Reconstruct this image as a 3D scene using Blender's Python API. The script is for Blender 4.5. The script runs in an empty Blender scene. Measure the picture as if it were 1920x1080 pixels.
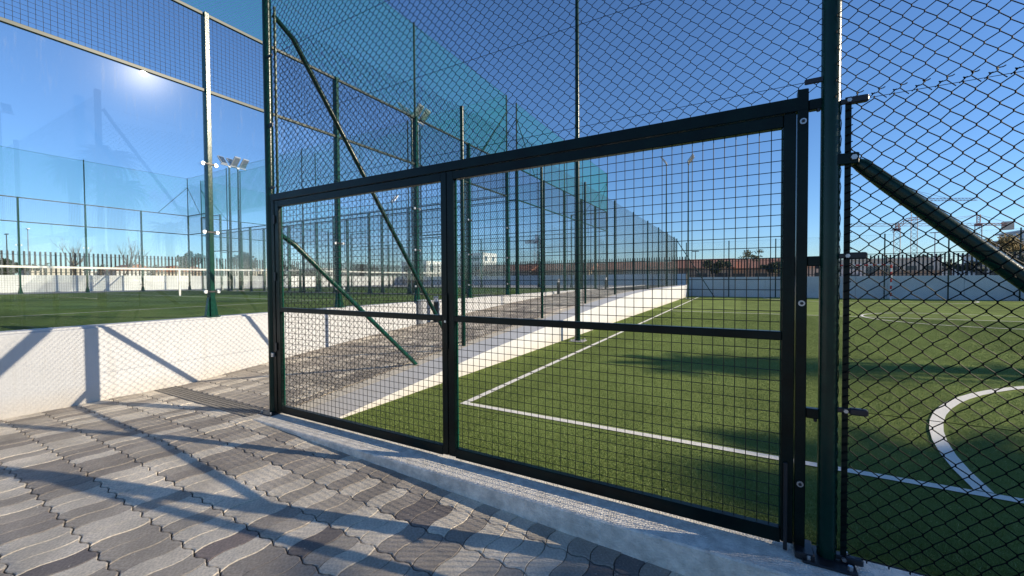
import bpy, math, random
import numpy as np
from mathutils import Vector, Matrix, Euler
random.seed(7); rng = np.random.default_rng(7)
R = math.radians
sc = bpy.context.scene
C = sc.collection

# ------------------------------------------------------------------ camera
cam_data = bpy.data.cameras.new('camera'); cam = bpy.data.objects.new('camera', cam_data); C.objects.link(cam)
cam_data.sensor_width = 36; cam_data.lens = 14.34; cam_data.clip_start = .05; cam_data.clip_end = 4000
cam.matrix_world = Matrix.Translation((0, 0, 1.3)) @ (Matrix.Rotation(R(29.3), 4, 'Z') @ Matrix.Rotation(R(90 - 1.23), 4, 'X') @ Matrix.Rotation(R(-.35), 4, 'Z'))
sc.camera = cam
# ------------------------------------------------------------------ sky, sun, exposure
SUN_AZ, SUN_EL = 70.9, 20.8          # azimuth from +Y towards +X
w = bpy.data.worlds.new('World'); sc.world = w; w.use_nodes = True
nt = w.node_tree; nt.nodes.clear()
o_ = nt.nodes.new('ShaderNodeOutputWorld'); bg = nt.nodes.new('ShaderNodeBackground'); sky = nt.nodes.new('ShaderNodeTexSky')
sky.sky_type = 'NISHITA'; sky.sun_disc = False; sky.sun_elevation = R(SUN_EL); sky.sun_rotation = R(SUN_AZ)
sky.altitude = 0; sky.air_density = 1.0; sky.dust_density = .1; sky.ozone_density = 4.5
hs = nt.nodes.new('ShaderNodeHueSaturation'); hs.inputs['Saturation'].default_value = 1.0
mu_ = nt.nodes.new('ShaderNodeMixRGB'); mu_.blend_type = 'MULTIPLY'; mu_.inputs[0].default_value = 1; mu_.inputs[2].default_value = (.76, .92, 1.10, 1)
nt.links.new(sky.outputs[0], hs.inputs['Color']); nt.links.new(hs.outputs[0], mu_.inputs[1]); nt.links.new(mu_.outputs[0], bg.inputs[0]); bg.inputs[1].default_value = .110
nt.links.new(bg.outputs[0], o_.inputs[0])
sun_d = bpy.data.lights.new('sun', 'SUN'); sun_d.energy = 5.0; sun_d.angle = R(.42); sun_d.color = (1, .865, .66)
sun = bpy.data.objects.new('sun', sun_d); C.objects.link(sun)
sdir = Vector((math.sin(R(SUN_AZ)) * math.cos(R(SUN_EL)), math.cos(R(SUN_AZ)) * math.cos(R(SUN_EL)), math.sin(R(SUN_EL))))
sun.rotation_euler = sdir.to_track_quat('Z', 'Y').to_euler(); sun.location = (20, 10, 20)
sc.view_settings.view_transform = 'Standard'; sc.view_settings.look = 'None'
sc.view_settings.exposure = 0.45; sc.view_settings.gamma = 1
sc.render.engine = 'CYCLES'
cy = sc.cycles
cy.transparent_max_bounces = 40; cy.max_bounces = 6; cy.use_denoising = True
cy.sample_clamp_indirect = 6
try: cy.denoiser = 'OPENIMAGEDENOISE'
except Exception: pass

# ------------------------------------------------------------------ materials
def mat(name, col, rough=.6, metal=0, spec=.5, noise=0, nscale=20, bump=0, bscale=80, col2=None, coat=0, mscale=None):
    m = bpy.data.materials.new(name); m.use_nodes = True; t = m.node_tree; N = t.nodes; L = t.links
    b = N['Principled BSDF']; b.inputs['Base Color'].default_value = (*col, 1); b.inputs['Roughness'].default_value = rough
    b.inputs['Metallic'].default_value = metal; b.inputs['Specular IOR Level'].default_value = spec
    if coat: b.inputs['Coat Weight'].default_value = coat
    tc = N.new('ShaderNodeTexCoord')
    src = tc.outputs['Object']
    if mscale:
        mp = N.new('ShaderNodeMapping'); mp.inputs['Scale'].default_value = mscale; L.new(src, mp.inputs[0]); src = mp.outputs[0]
    if noise or col2:
        n = N.new('ShaderNodeTexNoise'); n.inputs['Scale'].default_value = nscale; n.inputs['Detail'].default_value = 6; n.inputs['Roughness'].default_value = .65
        L.new(src, n.inputs['Vector'])
        r = N.new('ShaderNodeValToRGB'); r.color_ramp.elements[0].position = .35; r.color_ramp.elements[1].position = .65
        a = tuple(max(0, c * (1 - noise)) for c in col); c2 = col2 or tuple(min(1, c * (1 + noise)) for c in col)
        r.color_ramp.elements[0].color = (*a, 1); r.color_ramp.elements[1].color = (*c2, 1)
        L.new(n.outputs[0], r.inputs[0]); L.new(r.outputs[0], b.inputs['Base Color'])
    if bump:
        n2 = N.new('ShaderNodeTexNoise'); n2.inputs['Scale'].default_value = bscale; n2.inputs['Detail'].default_value = 4
        L.new(src, n2.inputs['Vector'])
        bp = N.new('ShaderNodeBump'); bp.inputs['Strength'].default_value = bump; bp.inputs['Distance'].default_value = .01
        L.new(n2.outputs[0], bp.inputs['Height']); L.new(bp.outputs[0], b.inputs['Normal'])
    return m
M = {}
M['green'] = mat('green_paint', (.0015, .024, .017), .24, 0, .3, noise=.15, nscale=12, bump=.08, bscale=160)
M['gate'] = mat('dark_green_paint', (.0010, .0075, .0065), .3, 0, .2, noise=.5, nscale=6, bump=.10, bscale=140)
M['padel'] = mat('padel_green_paint', (.003, .045, .030), .2, 0, .3, noise=.2, nscale=15, bump=.12, bscale=120)
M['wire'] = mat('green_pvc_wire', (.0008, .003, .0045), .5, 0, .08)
M['wire_far'] = mat('green_pvc_wire_glint', (.012, .045, .042), .4, 0, .6)  # colour lifted to stand in for the pale haze of sun glints on distant wires
M['weld'] = mat('welded_wire', (.001, .006, .007), .4, 0, .35)
M['galv'] = mat('galvanised_steel', (.5, .52, .54), .35, .85, .5, noise=.15, nscale=60)
M['bar'] = mat('pale_green_rail', (.012, .03, .027), .4, .0, .3)
M['matte'] = mat('matte_green_paint', (.003, .026, .02), .6, 0, .2)
M['black'] = mat('black_plastic', (.012, .014, .018), .4)
M['lampwhite'] = mat('lamp_housing', (.42, .43, .44), .35, .2)
M['white'] = mat('white_paint', (.78, .77, .75), .8)
M['red'] = mat('red_paint', (.55, .03, .02), .5)
M['conc'] = mat('concrete', (.36, .355, .35), .85, noise=.28, nscale=9, bump=.5, bscale=130)
M['curb'] = mat('curb_concrete', (.74, .69, .60), .85, noise=.22, nscale=14, bump=.9, bscale=90)
M['tile'] = mat('cream_kerb_tile', (.58, .52, .42), .8, noise=.18, nscale=30, bump=.3, bscale=200)
M['sand'] = mat('joint_sand', (.085, .075, .065), .95, noise=.35, nscale=120, bump=.6, bscale=300)
M['paint_line'] = mat('white_turf_line', (.86, .82, .72), .9, noise=.12, nscale=220, bump=.8, bscale=260)
M['slat'] = mat('dark_slat_paint', (.018, .016, .022), .5)
M['bark'] = mat('bark', (.13, .10, .07), .9, noise=.35, nscale=18, bump=.8, bscale=30)
M['twig'] = mat('bare_twig', (.16, .12, .08), .9)
M['palmtrunk'] = mat('palm_trunk', (.12, .085, .055), .9, noise=.4, nscale=10, bump=1, bscale=14)
M['frond'] = mat('palm_frond', (.045, .075, .02), .6, noise=.3, nscale=3)
M['leaf'] = mat('dark_leaf', (.03, .05, .016), .7, noise=.4, nscale=1.5)
M['ochre'] = mat('ochre_shrub', (.22, .16, .05), .9, noise=.35, nscale=1.2)
M['earth'] = mat('dry_earth', (.26, .19, .13), .95, noise=.3, nscale=.05, bump=.4, bscale=1.2)
M['grate'] = mat('drain_grate_iron', (.16, .15, .14), .55, .3, noise=.3, nscale=90)
M['render'] = mat('cream_render', (.62, .56, .46), .85, noise=.06, nscale=2)
M['render2'] = mat('white_render', (.74, .73, .70), .85, noise=.05, nscale=2)
M['render3'] = mat('sand_render', (.5, .36, .24), .85, noise=.1, nscale=2)
M['terra'] = mat('terracotta_roof', (.36, .17, .11), .85, noise=.3, nscale=5)
M['glasswin'] = mat('window_glass', (.03, .045, .06), .12, 0, .8)
M['crane'] = mat('crane_steel', (.24, .25, .28), .5)
M['cranered'] = mat('crane_red_steel', (.27, .10, .09), .5)
M['asphalt'] = mat('asphalt', (.06, .06, .06), .9, noise=.2, nscale=4)
M['nettape'] = mat('net_tape', (.85, .83, .76), .7)
M['netcord'] = mat('net_cord', (.02, .022, .02), .7)

# white painted wall: slight dirt rising from the foot
def wall_mat(name, z0, z1, col=(.54, .545, .55)):
    m = bpy.data.materials.new(name); m.use_nodes = True; t = m.node_tree; N = t.nodes; L = t.links; b = N['Principled BSDF']
    b.inputs['Roughness'].default_value = .85
    g = N.new('ShaderNodeNewGeometry'); s = N.new('ShaderNodeSeparateXYZ'); L.new(g.outputs['Position'], s.inputs[0])
    n = N.new('ShaderNodeTexNoise'); n.inputs['Scale'].default_value = 2.2; n.inputs['Detail'].default_value = 7; n.inputs['Roughness'].default_value = .7
    L.new(g.outputs['Position'], n.inputs['Vector'])
    mr = N.new('ShaderNodeMapRange'); mr.inputs['From Min'].default_value = z0; mr.inputs['From Max'].default_value = z1
    mr.inputs['To Min'].default_value = .75; mr.inputs['To Max'].default_value = 0; L.new(s.outputs['Z'], mr.inputs['Value'])
    mu = N.new('ShaderNodeMath'); mu.operation = 'MULTIPLY'; L.new(mr.outputs[0], mu.inputs[0]); L.new(n.outputs[0], mu.inputs[1])
    mx = N.new('ShaderNodeMixRGB'); mx.inputs[1].default_value = (*col, 1); mx.inputs[2].default_value = (.50, .39, .24, 1); L.new(mu.outputs[0], mx.inputs[0])
    n3 = N.new('ShaderNodeTexNoise'); n3.inputs['Scale'].default_value = 1.3; n3.inputs['Detail'].default_value = 8; L.new(g.outputs['Position'], n3.inputs['Vector'])
    r3 = N.new('ShaderNodeMapRange'); r3.inputs['From Min'].default_value = .3; r3.inputs['From Max'].default_value = .7; r3.inputs['To Min'].default_value = .9; r3.inputs['To Max'].default_value = 1.02
    L.new(n3.outputs[0], r3.inputs['Value'])
    mm = N.new('ShaderNodeMixRGB'); mm.blend_type = 'MULTIPLY'; mm.inputs[0].default_value = 1; L.new(mx.outputs[0], mm.inputs[1]); L.new(r3.outputs[0], mm.inputs[2])
    mp4 = N.new('ShaderNodeMapping'); mp4.inputs['Scale'].default_value = (14, 14, .7); L.new(g.outputs['Position'], mp4.inputs[0])
    n4 = N.new('ShaderNodeTexNoise'); n4.inputs['Scale'].default_value = 1; n4.inputs['Detail'].default_value = 5; L.new(mp4.outputs[0], n4.inputs['Vector'])
    r4 = N.new('ShaderNodeMapRange'); r4.inputs['From Min'].default_value = .58; r4.inputs['From Max'].default_value = .78; r4.inputs['To Max'].default_value = .28; L.new(n4.outputs[0], r4.inputs['Value'])
    m4 = N.new('ShaderNodeMixRGB'); L.new(r4.outputs[0], m4.inputs[0]); L.new(mm.outputs[0], m4.inputs[1]); m4.inputs[2].default_value = (.36, .33, .28, 1)
    L.new(m4.outputs[0], b.inputs['Base Color'])
    n2 = N.new('ShaderNodeTexNoise'); n2.inputs['Scale'].default_value = 40; n2.inputs['Detail'].default_value = 6; L.new(g.outputs['Position'], n2.inputs['Vector'])
    bp = N.new('ShaderNodeBump'); bp.inputs['Strength'].default_value = .35; bp.inputs['Distance'].default_value = .01
    L.new(n2.outputs[0], bp.inputs['Height']); L.new(bp.outputs[0], b.inputs['Normal'])
    return m
M['wall'] = wall_mat('white_painted_wall', -.02, .22)
M['wall_far'] = wall_mat('white_painted_wall_far', -.2, .1, (.74, .74, .73))

def turf_mat(name, ca, cb, cc, fine=420, shift=.5):
    m = bpy.data.materials.new(name); m.use_nodes = True; t = m.node_tree; N = t.nodes; L = t.links; b = N['Principled BSDF']
    b.inputs['Roughness'].default_value = .9; b.inputs['Specular IOR Level'].default_value = .04
    g = N.new('ShaderNodeNewGeometry')
    n = N.new('ShaderNodeTexNoise'); n.inputs['Scale'].default_value = fine; n.inputs['Detail'].default_value = 3; L.new(g.outputs['Position'], n.inputs['Vector'])
    r = N.new('ShaderNodeValToRGB'); e = r.color_ramp.elements; e[0].position = .3; e[1].position = .72
    e[0].color = (*ca, 1); e[1].color = (*cc, 1); q = e.new(.52); q.color = (*cb, 1); L.new(n.outputs[0], r.inputs[0])
    n1 = N.new('ShaderNodeTexNoise'); n1.inputs['Scale'].default_value = 1.1; n1.inputs['Detail'].default_value = 5; L.new(g.outputs['Position'], n1.inputs['Vector'])
    mr = N.new('ShaderNodeMapRange'); mr.inputs['From Min'].default_value = .3; mr.inputs['From Max'].default_value = .7; mr.inputs['To Min'].default_value = .78; mr.inputs['To Max'].default_value = 1.18
    L.new(n1.outputs[0], mr.inputs['Value'])
    # carpet-roll pile direction bands
    sp = N.new('ShaderNodeSeparateXYZ'); L.new(g.outputs['Position'], sp.inputs[0])
    wv = N.new('ShaderNodeMath'); wv.operation = 'MULTIPLY'; wv.inputs[1].default_value = .25; L.new(sp.outputs['X' if shift > 0 else 'Y'], wv.inputs[0])
    fr = N.new('ShaderNodeMath'); fr.operation = 'FRACT'; L.new(wv.outputs[0], fr.inputs[0])
    gt = N.new('ShaderNodeMath'); gt.operation = 'GREATER_THAN'; gt.inputs[1].default_value = .5; L.new(fr.outputs[0], gt.inputs[0])
    mr2 = N.new('ShaderNodeMapRange'); mr2.inputs['To Min'].default_value = .92; mr2.inputs['To Max'].default_value = 1.07; L.new(gt.outputs[0], mr2.inputs['Value'])
    mul = N.new('ShaderNodeMath'); mul.operation = 'MULTIPLY'; L.new(mr.outputs[0], mul.inputs[0]); L.new(mr2.outputs[0], mul.inputs[1])
    mm = N.new('ShaderNodeMixRGB'); mm.blend_type = 'MULTIPLY'; mm.inputs[0].default_value = 1; L.new(r.outputs[0], mm.inputs[1]); L.new(mul.outputs[0], mm.inputs[2])
    L.new(mm.outputs[0], b.inputs['Base Color'])
    bp = N.new('ShaderNodeBump'); bp.inputs['Strength'].default_value = .9; bp.inputs['Distance'].default_value = .012
    L.new(n.outputs[0], bp.inputs['Height']); L.new(bp.outputs[0], b.inputs['Normal'])
    return m
M['turf'] = turf_mat('football_turf', (.10, .14, .035), (.19, .25, .07), (.30, .35, .13), 280)
M['ptturf'] = turf_mat('padel_turf', (.07, .12, .03), (.12, .19, .05), (.18, .25, .08), 420, -1)

def blade_mat():
    m = bpy.data.materials.new('turf_blade'); m.use_nodes = True; t = m.node_tree; N = t.nodes; L = t.links; b = N['Principled BSDF']
    b.inputs['Roughness'].default_value = .7; b.inputs['Specular IOR Level'].default_value = .15
    g = N.new('ShaderNodeNewGeometry'); r = N.new('ShaderNodeValToRGB'); e = r.color_ramp.elements
    e[0].color = (.13, .18, .045, 1); e[1].color = (.40, .46, .20, 1); q = e.new(.85); q.color = (.21, .28, .08, 1); e[-1].position = 1
    L.new(g.outputs['Random Per Island'], r.inputs[0]); L.new(r.outputs[0], b.inputs['Base Color'])
    return m
M['blade'] = blade_mat()

def paver_mat(name, col):
    m = mat(name, col, .8, noise=.24, nscale=75, bump=.6, bscale=260)
    t = m.node_tree; N = t.nodes; L = t.links; b = N['Principled BSDF']
    old = b.inputs['Base Color'].links[0].from_socket
    g = N.new('ShaderNodeNewGeometry'); n = N.new('ShaderNodeTexNoise'); n.inputs['Scale'].default_value = 3; n.inputs['Detail'].default_value = 6
    L.new(g.outputs['Position'], n.inputs['Vector'])
    r = N.new('ShaderNodeMapRange'); r.inputs['From Min'].default_value = .3; r.inputs['From Max'].default_value = .7; r.inputs['To Min'].default_value = .72; r.inputs['To Max'].default_value = 1.16
    L.new(n.outputs[0], r.inputs['Value'])
    mm = N.new('ShaderNodeMixRGB'); mm.blend_type = 'MULTIPLY'; mm.inputs[0].default_value = 1; L.new(old, mm.inputs[1]); L.new(r.outputs[0], mm.inputs[2])
    # random speckle of sand
    n2 = N.new('ShaderNodeTexNoise'); n2.inputs['Scale'].default_value = 45; n2.inputs['Detail'].default_value = 2; L.new(g.outputs['Position'], n2.inputs['Vector'])
    r2 = N.new('ShaderNodeMapRange'); r2.inputs['From Min'].default_value = .68; r2.inputs['From Max'].default_value = .76; L.new(n2.outputs[0], r2.inputs['Value'])
    mx = N.new('ShaderNodeMixRGB'); L.new(r2.outputs[0], mx.inputs[0]); L.new(mm.outputs[0], mx.inputs[1]); mx.inputs[2].default_value = (.42, .38, .32, 1)
    L.new(mx.outputs[0], b.inputs['Base Color'])
    return m
PAV = [paver_mat('paver_light_grey', (.68, .60, .48)), paver_mat('paver_mid_grey', (.43, .375, .305)),
       paver_mat('paver_warm_grey', (.34, .295, .245)), paver_mat('paver_charcoal', (.19, .165, .15)),
       paver_mat('paver_reddish_grey', (.26, .21, .185))]

def glass_mat(name, tint, f0, dirty):
    m = bpy.data.materials.new(name); m.use_nodes = True; t = m.node_tree; N = t.nodes; L = t.links; N.clear()
    out = N.new('ShaderNodeOutputMaterial'); tr = N.new('ShaderNodeBsdfTransparent'); tr.inputs[0].default_value = (*tint, 1)
    g1 = N.new('ShaderNodeBsdfGlossy'); g1.inputs['Roughness'].default_value = .004
    g2 = N.new('ShaderNodeBsdfGlossy'); g2.inputs['Roughness'].default_value = .15
    gm = N.new('ShaderNodeMixShader'); gm.inputs[0].default_value = .007; L.new(g1.outputs[0], gm.inputs[1]); L.new(g2.outputs[0], gm.inputs[2])
    geo = N.new('ShaderNodeNewGeometry'); d = N.new('ShaderNodeVectorMath'); d.operation = 'DOT_PRODUCT'
    L.new(geo.outputs['Incoming'], d.inputs[0]); L.new(geo.outputs['Normal'], d.inputs[1])
    ab = N.new('ShaderNodeMath'); ab.operation = 'ABSOLUTE'; L.new(d.outputs['Value'], ab.inputs[0])
    on = N.new('ShaderNodeMath'); on.operation = 'SUBTRACT'; on.inputs[0].default_value = 1; L.new(ab.outputs[0], on.inputs[1])
    pw = N.new('ShaderNodeMath'); pw.operation = 'POWER'; pw.inputs[1].default_value = 5; L.new(on.outputs[0], pw.inputs[0])
    mr = N.new('ShaderNodeMapRange'); mr.inputs['To Min'].default_value = f0; mr.inputs['To Max'].default_value = 1; L.new(pw.outputs[0], mr.inputs['Value'])
    mx = N.new('ShaderNodeMixShader'); L.new(mr.outputs[0], mx.inputs[0]); L.new(tr.outputs[0], mx.inputs[1]); L.new(gm.outputs[0], mx.inputs[2])
    last = mx
    if dirty:
        mp = N.new('ShaderNodeMapping'); mp.inputs['Scale'].default_value = (1, 9, .9); L.new(geo.outputs['Position'], mp.inputs[0])
        n = N.new('ShaderNodeTexNoise'); n.inputs['Scale'].default_value = 3; n.inputs['Detail'].default_value = 8; n.inputs['Roughness'].default_value = .7; L.new(mp.outputs[0], n.inputs['Vector'])
        r = N.new('ShaderNodeMapRange'); r.inputs['From Min'].default_value = .55; r.inputs['From Max'].default_value = .8; r.inputs['To Max'].default_value = .16; L.new(n.outputs[0], r.inputs['Value'])
        s = N.new('ShaderNodeSeparateXYZ'); L.new(geo.outputs['Position'], s.inputs[0])
        zr = N.new('ShaderNodeMapRange'); zr.inputs['From Min'].default_value = 2.9; zr.inputs['From Max'].default_value = 3.8; zr.inputs['To Min'].default_value = .1; L.new(s.outputs['Z'], zr.inputs['Value'])
        mu = N.new('ShaderNodeMath'); mu.operation = 'MULTIPLY_ADD'; L.new(r.outputs[0], mu.inputs[0]); L.new(zr.outputs[0], mu.inputs[1]); mu.inputs[2].default_value = .005
        df = N.new('ShaderNodeBsdfDiffuse'); df.inputs[0].default_value = (.75, .76, .74, 1)
        tl = N.new('ShaderNodeBsdfTranslucent'); tl.inputs[0].default_value = (.75, .76, .74, 1)
        ad = N.new('ShaderNodeMixShader'); ad.inputs[0].default_value = .5; L.new(df.outputs[0], ad.inputs[1]); L.new(tl.outputs[0], ad.inputs[2])
        m2 = N.new('ShaderNodeMixShader'); L.new(mu.outputs[0], m2.inputs[0]); L.new(last.outputs[0], m2.inputs[1]); L.new(ad.outputs[0], m2.inputs[2]); last = m2
    L.new(last.outputs[0], out.inputs[0])
    return m
M['glass'] = glass_mat('tempered_glass', (.98, .993, .993), .062, True)
M['glass_far'] = glass_mat('tempered_glass_far', (.98, .993, .992), .04, False)

def net_mat():
    m = bpy.data.materials.new('teal_net_cord'); m.use_nodes = True; t = m.node_tree; N = t.nodes; L = t.links; N.clear()
    out = N.new('ShaderNodeOutputMaterial'); a = N.new('ShaderNodeBsdfDiffuse'); a.inputs[0].default_value = (.05, .45, .41, 1)
    b = N.new('ShaderNodeBsdfTranslucent'); b.inputs[0].default_value = (.06, .56, .51, 1)
    x = N.new('ShaderNodeMixShader'); x.inputs[0].default_value = .5; L.new(a.outputs[0], x.inputs[1]); L.new(b.outputs[0], x.inputs[2]); L.new(x.outputs[0], out.inputs[0])
    return m
M['ballnet'] = net_mat()

# ------------------------------------------------------------------ mesh helpers
def link_mesh(name, V, F, m, parent=None, smooth=False, mats=None, mi=None):
    me = bpy.data.meshes.new(name); me.from_pydata([tuple(v) for v in V], [], F)
    for q in (mats or [m]): me.materials.append(q)
    if mi is not None: me.polygons.foreach_set('material_index', mi)
    if smooth: me.polygons.foreach_set('use_smooth', [True] * len(me.polygons))
    me.update()
    o = bpy.data.objects.new(name, me); C.objects.link(o)
    if parent: o.parent = parent
    return o
def np_mesh(name, V, Q, m, parent=None, smooth=False):
    """V (n,3) float, Q (m,k) int faces of equal size"""
    me = bpy.data.meshes.new(name); k = Q.shape[1]
    me.vertices.add(len(V)); me.vertices.foreach_set('co', np.ascontiguousarray(V, dtype=np.float32).ravel())
    me.loops.add(Q.size); me.loops.foreach_set('vertex_index', Q.astype(np.int32).ravel())
    me.polygons.add(len(Q)); me.polygons.foreach_set('loop_start', np.arange(0, Q.size, k, dtype=np.int32))
    me.polygons.foreach_set('use_smooth', np.full(len(Q), bool(smooth)))
    me.update(calc_edges=True); me.materials.append(m)
    o = bpy.data.objects.new(name, me); C.objects.link(o)
    if parent: o.parent = parent
    return o
class MB:
    def __init__(s): s.V = []; s.F = []
    def box(s, x0, x1, y0, y1, z0, z1, b=0):
        n = len(s.V)
        if b <= 0:
            s.V += [(x, y, z) for z in (z0, z1) for x, y in ((x0, y0), (x1, y0), (x1, y1), (x0, y1))]
            s.F += [(n, n+3, n+2, n+1), (n+4, n+5, n+6, n+7)] + [(n+i, n+(i+1) % 4, n+4+(i+1) % 4, n+4+i) for i in range(4)]
            return s
        # chamfered vertical edges and top edge
        def ring(z, d, e):
            return [(x0+d+e, y0+d, z), (x1-d-e, y0+d, z), (x1-d, y0+d+e, z), (x1-d, y1-d-e, z), (x1-d-e, y1-d, z), (x0+d+e, y1-d, z), (x0+d, y1-d-e, z), (x0+d, y0+d+e, z)]
        rs = [ring(z0, b, b), ring(z0+b, 0, b), ring(z1-b, 0, b), ring(z1, b, b)]
        for r in rs: s.V += r
        s.F.append(tuple(n+7-i for i in range(8))); s.F.append(tuple(n+24+i for i in range(8)))
        for k in range(3):
            for i in range(8): s.F.append((n+8*k+i, n+8*k+(i+1) % 8, n+8*k+8+(i+1) % 8, n+8*k+8+i))
        return s
    def tube(s, pts, r, n=8, cap=True):
        pts = [Vector(p) for p in pts]; rr = r if isinstance(r, (list, tuple)) else [r]*len(pts); base = len(s.V)
        for i, p in enumerate(pts):
            t = (pts[min(i+1, len(pts)-1)] - pts[max(i-1, 0)]); t = t.normalized() if t.length > 1e-9 else Vector((0, 0, 1))
            a = t.cross(Vector((0, 0, 1)))
            if a.length < 1e-3: a = Vector((1, 0, 0))
            a.normalize(); b = t.cross(a)
            for k in range(n):
                an = 2*math.pi*k/n; s.V.append(tuple(p + a*math.cos(an)*rr[i] + b*math.sin(an)*rr[i]))
        for i in range(len(pts)-1):
            for k in range(n):
                q = base+i*n; s.F.append((q+k, q+n+k, q+n+(k+1) % n, q+(k+1) % n))
        if cap:
            s.F.append(tuple(base+k for k in range(n))); s.F.append(tuple(base+(len(pts)-1)*n+n-1-k for k in range(n)))
        return s
    def poly(s, pts):
        n = len(s.V); s.V += [tuple(p) for p in pts]; s.F.append(tuple(range(n, n+len(pts)))); return s
    def prism(s, prof, axis, a, b):
        """profile (u,v) extruded; axis 'x': (a..b) along x with (u,v)=(y,z); 'y': (u,v)=(x,z)"""
        n = len(s.V); k = len(prof)
        for c in (a, b):
            for u, v in prof: s.V.append((c, u, v) if axis == 'x' else (u, c, v))
        s.F.append(tuple(n+i for i in range(k))); s.F.append(tuple(n+2*k-1-i for i in range(k)))
        for i in range(k): s.F.append((n+i, n+k+i, n+k+(i+1) % k, n+(i+1) % k))
        return s
    def build(s, name, m, parent=None, smooth=False):
        o = link_mesh(name, s.V, s.F, m, parent, smooth)
        if smooth:
            try: o.data.set_sharp_from_angle(angle=R(40))
            except Exception: pass
        return o
def fix_normals(o):
    import bmesh
    bm = bmesh.new(); bm.from_mesh(o.data); bmesh.ops.recalc_face_normals(bm, faces=bm.faces); bm.to_mesh(o.data); bm.free()
def strands(name, P0, P1, r, m, parent=None, n=3):
    """many thin straight wires as real prisms"""
    P0 = np.asarray(P0, float); P1 = np.asarray(P1, float); d = P1-P0; L = np.linalg.norm(d, axis=1, keepdims=True); d = d/np.maximum(L, 1e-9)
    up = np.tile([0., 0., 1.], (len(d), 1)); up[np.abs(d[:, 2]) > .95] = (1., 0., 0.)
    a = np.cross(d, up); a /= np.linalg.norm(a, axis=1, keepdims=True); b = np.cross(d, a)
    ang = np.arange(n)*2*np.pi/n
    off = r*(np.cos(ang)[None, :, None]*a[:, None, :] + np.sin(ang)[None, :, None]*b[:, None, :])
    V = np.concatenate([P0[:, None, :]+off, P1[:, None, :]+off], axis=1).reshape(-1, 3)
    base = (np.arange(len(P0))*2*n)[:, None, None]; i = np.arange(n)
    q = np.stack([i, i+n, (i+1) % n+n, (i+1) % n], axis=1)[None]
    o = np_mesh(name, V, (base+q).reshape(-1, 4), m, parent, smooth=True); o['kind'] = 'stuff'; return o
def chain(name, o, ux, width, z0, z1, r, m, parent=None, d=.0707, normal=None, z0f=None, knots=True):
    """chain link fabric: zigzag wires hooked into their neighbours"""
    o = np.array(o, float); ux = np.array(ux, float); nrm = np.array(normal if normal is not None else np.cross(ux, [0, 0, 1.]), float)
    nw = int(width/(d/2)); nj = int((z1-z0)/(d/2)); I, J = np.meshgrid(np.arange(nw), np.arange(nj+1), indexing='ij')
    ph = (I+J) % 2; x = (I+ph)*d/2; z = z0+J*d/2
    off = np.where(ph == 0, r*.95, -r*.95)
    K = I+ph; wob = .0022*np.sin(K*1.7+J*.61)+.0020*np.sin(J*2.3+K*.37)+.0045*np.sin(K*.21+J*.13)
    P = o[None, None]+x[..., None]*ux+np.stack([0*x, 0*x, z], -1)+off[..., None]*nrm+(wob[..., None])*ux
    if z0f is not None:
        P[..., 2] = P[..., 2]+z0f(P[..., 1])
    k = np.array([0, 0, .0042]); A = (P[:, :-1]+k).reshape(-1, 3); B = (P[:, 1:]-k).reshape(-1, 3)
    if knots:                                    # the hooked knuckles where neighbouring wires meet
        A = np.concatenate([A, (P-k*1.25).reshape(-1, 3)]); B = np.concatenate([B, (P+k*1.25).reshape(-1, 3)])
    return strands(name, A, B, r, m, parent)
def diag_net(name, o, ux, width, z0, z1, cell, r, m, parent=None, z0f=None):
    """far netting: two crossing families of straight cords; cell = diamond diagonal"""
    H = z1-z0; A = []; B = []; n = int((width+H)/cell)
    for k in range(n+1):
        s = k*cell
        for sg in (1, -1):
            a0, b0 = (s-H, s) if sg == 1 else (s, s-H)      # x at z0, x at z1
            za, zb = z0, z1
            if a0 == b0: continue
            def clip(xa, za, xb, zb):
                for lim, side in ((0, 1), (width, -1)):
                    if side*(xa-lim) < 0 and side*(xb-lim) < 0: return None
                    if side*(xa-lim) < 0: t = (lim-xa)/(xb-xa); xa, za = lim, za+t*(zb-za)
                    elif side*(xb-lim) < 0: t = (lim-xa)/(xb-xa); xb, zb = lim, za+t*(zb-za)
                return xa, za, xb, zb
            c = clip(a0, za, b0, zb)
            if c: A.append((c[0], c[1])); B.append((c[2], c[3]))
    A = np.array(A); B = np.array(B); o = np.array(o, float); ux = np.array(ux, float)
    f = lambda Q: o+Q[:, :1]*ux+np.stack([0*Q[:, 0], 0*Q[:, 0], Q[:, 1]], -1)
    P0, P1 = f(A), f(B)
    if z0f is not None: P0[:, 2] += z0f(P0[:, 1]); P1[:, 2] += z0f(P1[:, 1])
    return strands(name, P0, P1, r, m, parent)
def square_net(name, o, ux, width, z0, z1, cell, r, m, parent=None):
    o = np.array(o, float); ux = np.array(ux, float); Z = np.array([0, 0, 1.]); A = []; B = []
    nx = max(1, round(width/cell)); nz = max(1, round((z1-z0)/cell))
    for i in range(1, nx): p = o+ux*(width*i/nx); A.append(p+Z*z0); B.append(p+Z*z1)
    nrm = np.cross(ux, Z)*r*1.6
    for i in range(1, nz): z = z0+(z1-z0)*i/nz; A.append(o+Z*z+nrm); B.append(o+ux*width+Z*z+nrm)
    return strands(name, A, B, r, m, parent)
def empty(name, loc, label=None, cat=None, group=None, kind=None):
    o = bpy.data.objects.new(name, None); C.objects.link(o); o.location = loc; o.empty_display_size = .3
    return tag(o, label, cat, group, kind)
def tag(o, label=None, cat=None, group=None, kind=None):
    if label: o['label'] = label
    if cat: o['category'] = cat
    if group: o['group'] = group
    if kind: o['kind'] = kind
    return o
def thing(name, loc, label, cat, group=None):
    """an Empty at the base; children are built in world coordinates and keep them"""
    e = empty(name, loc, label, cat, group); e['_w'] = 1
    return e
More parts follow.
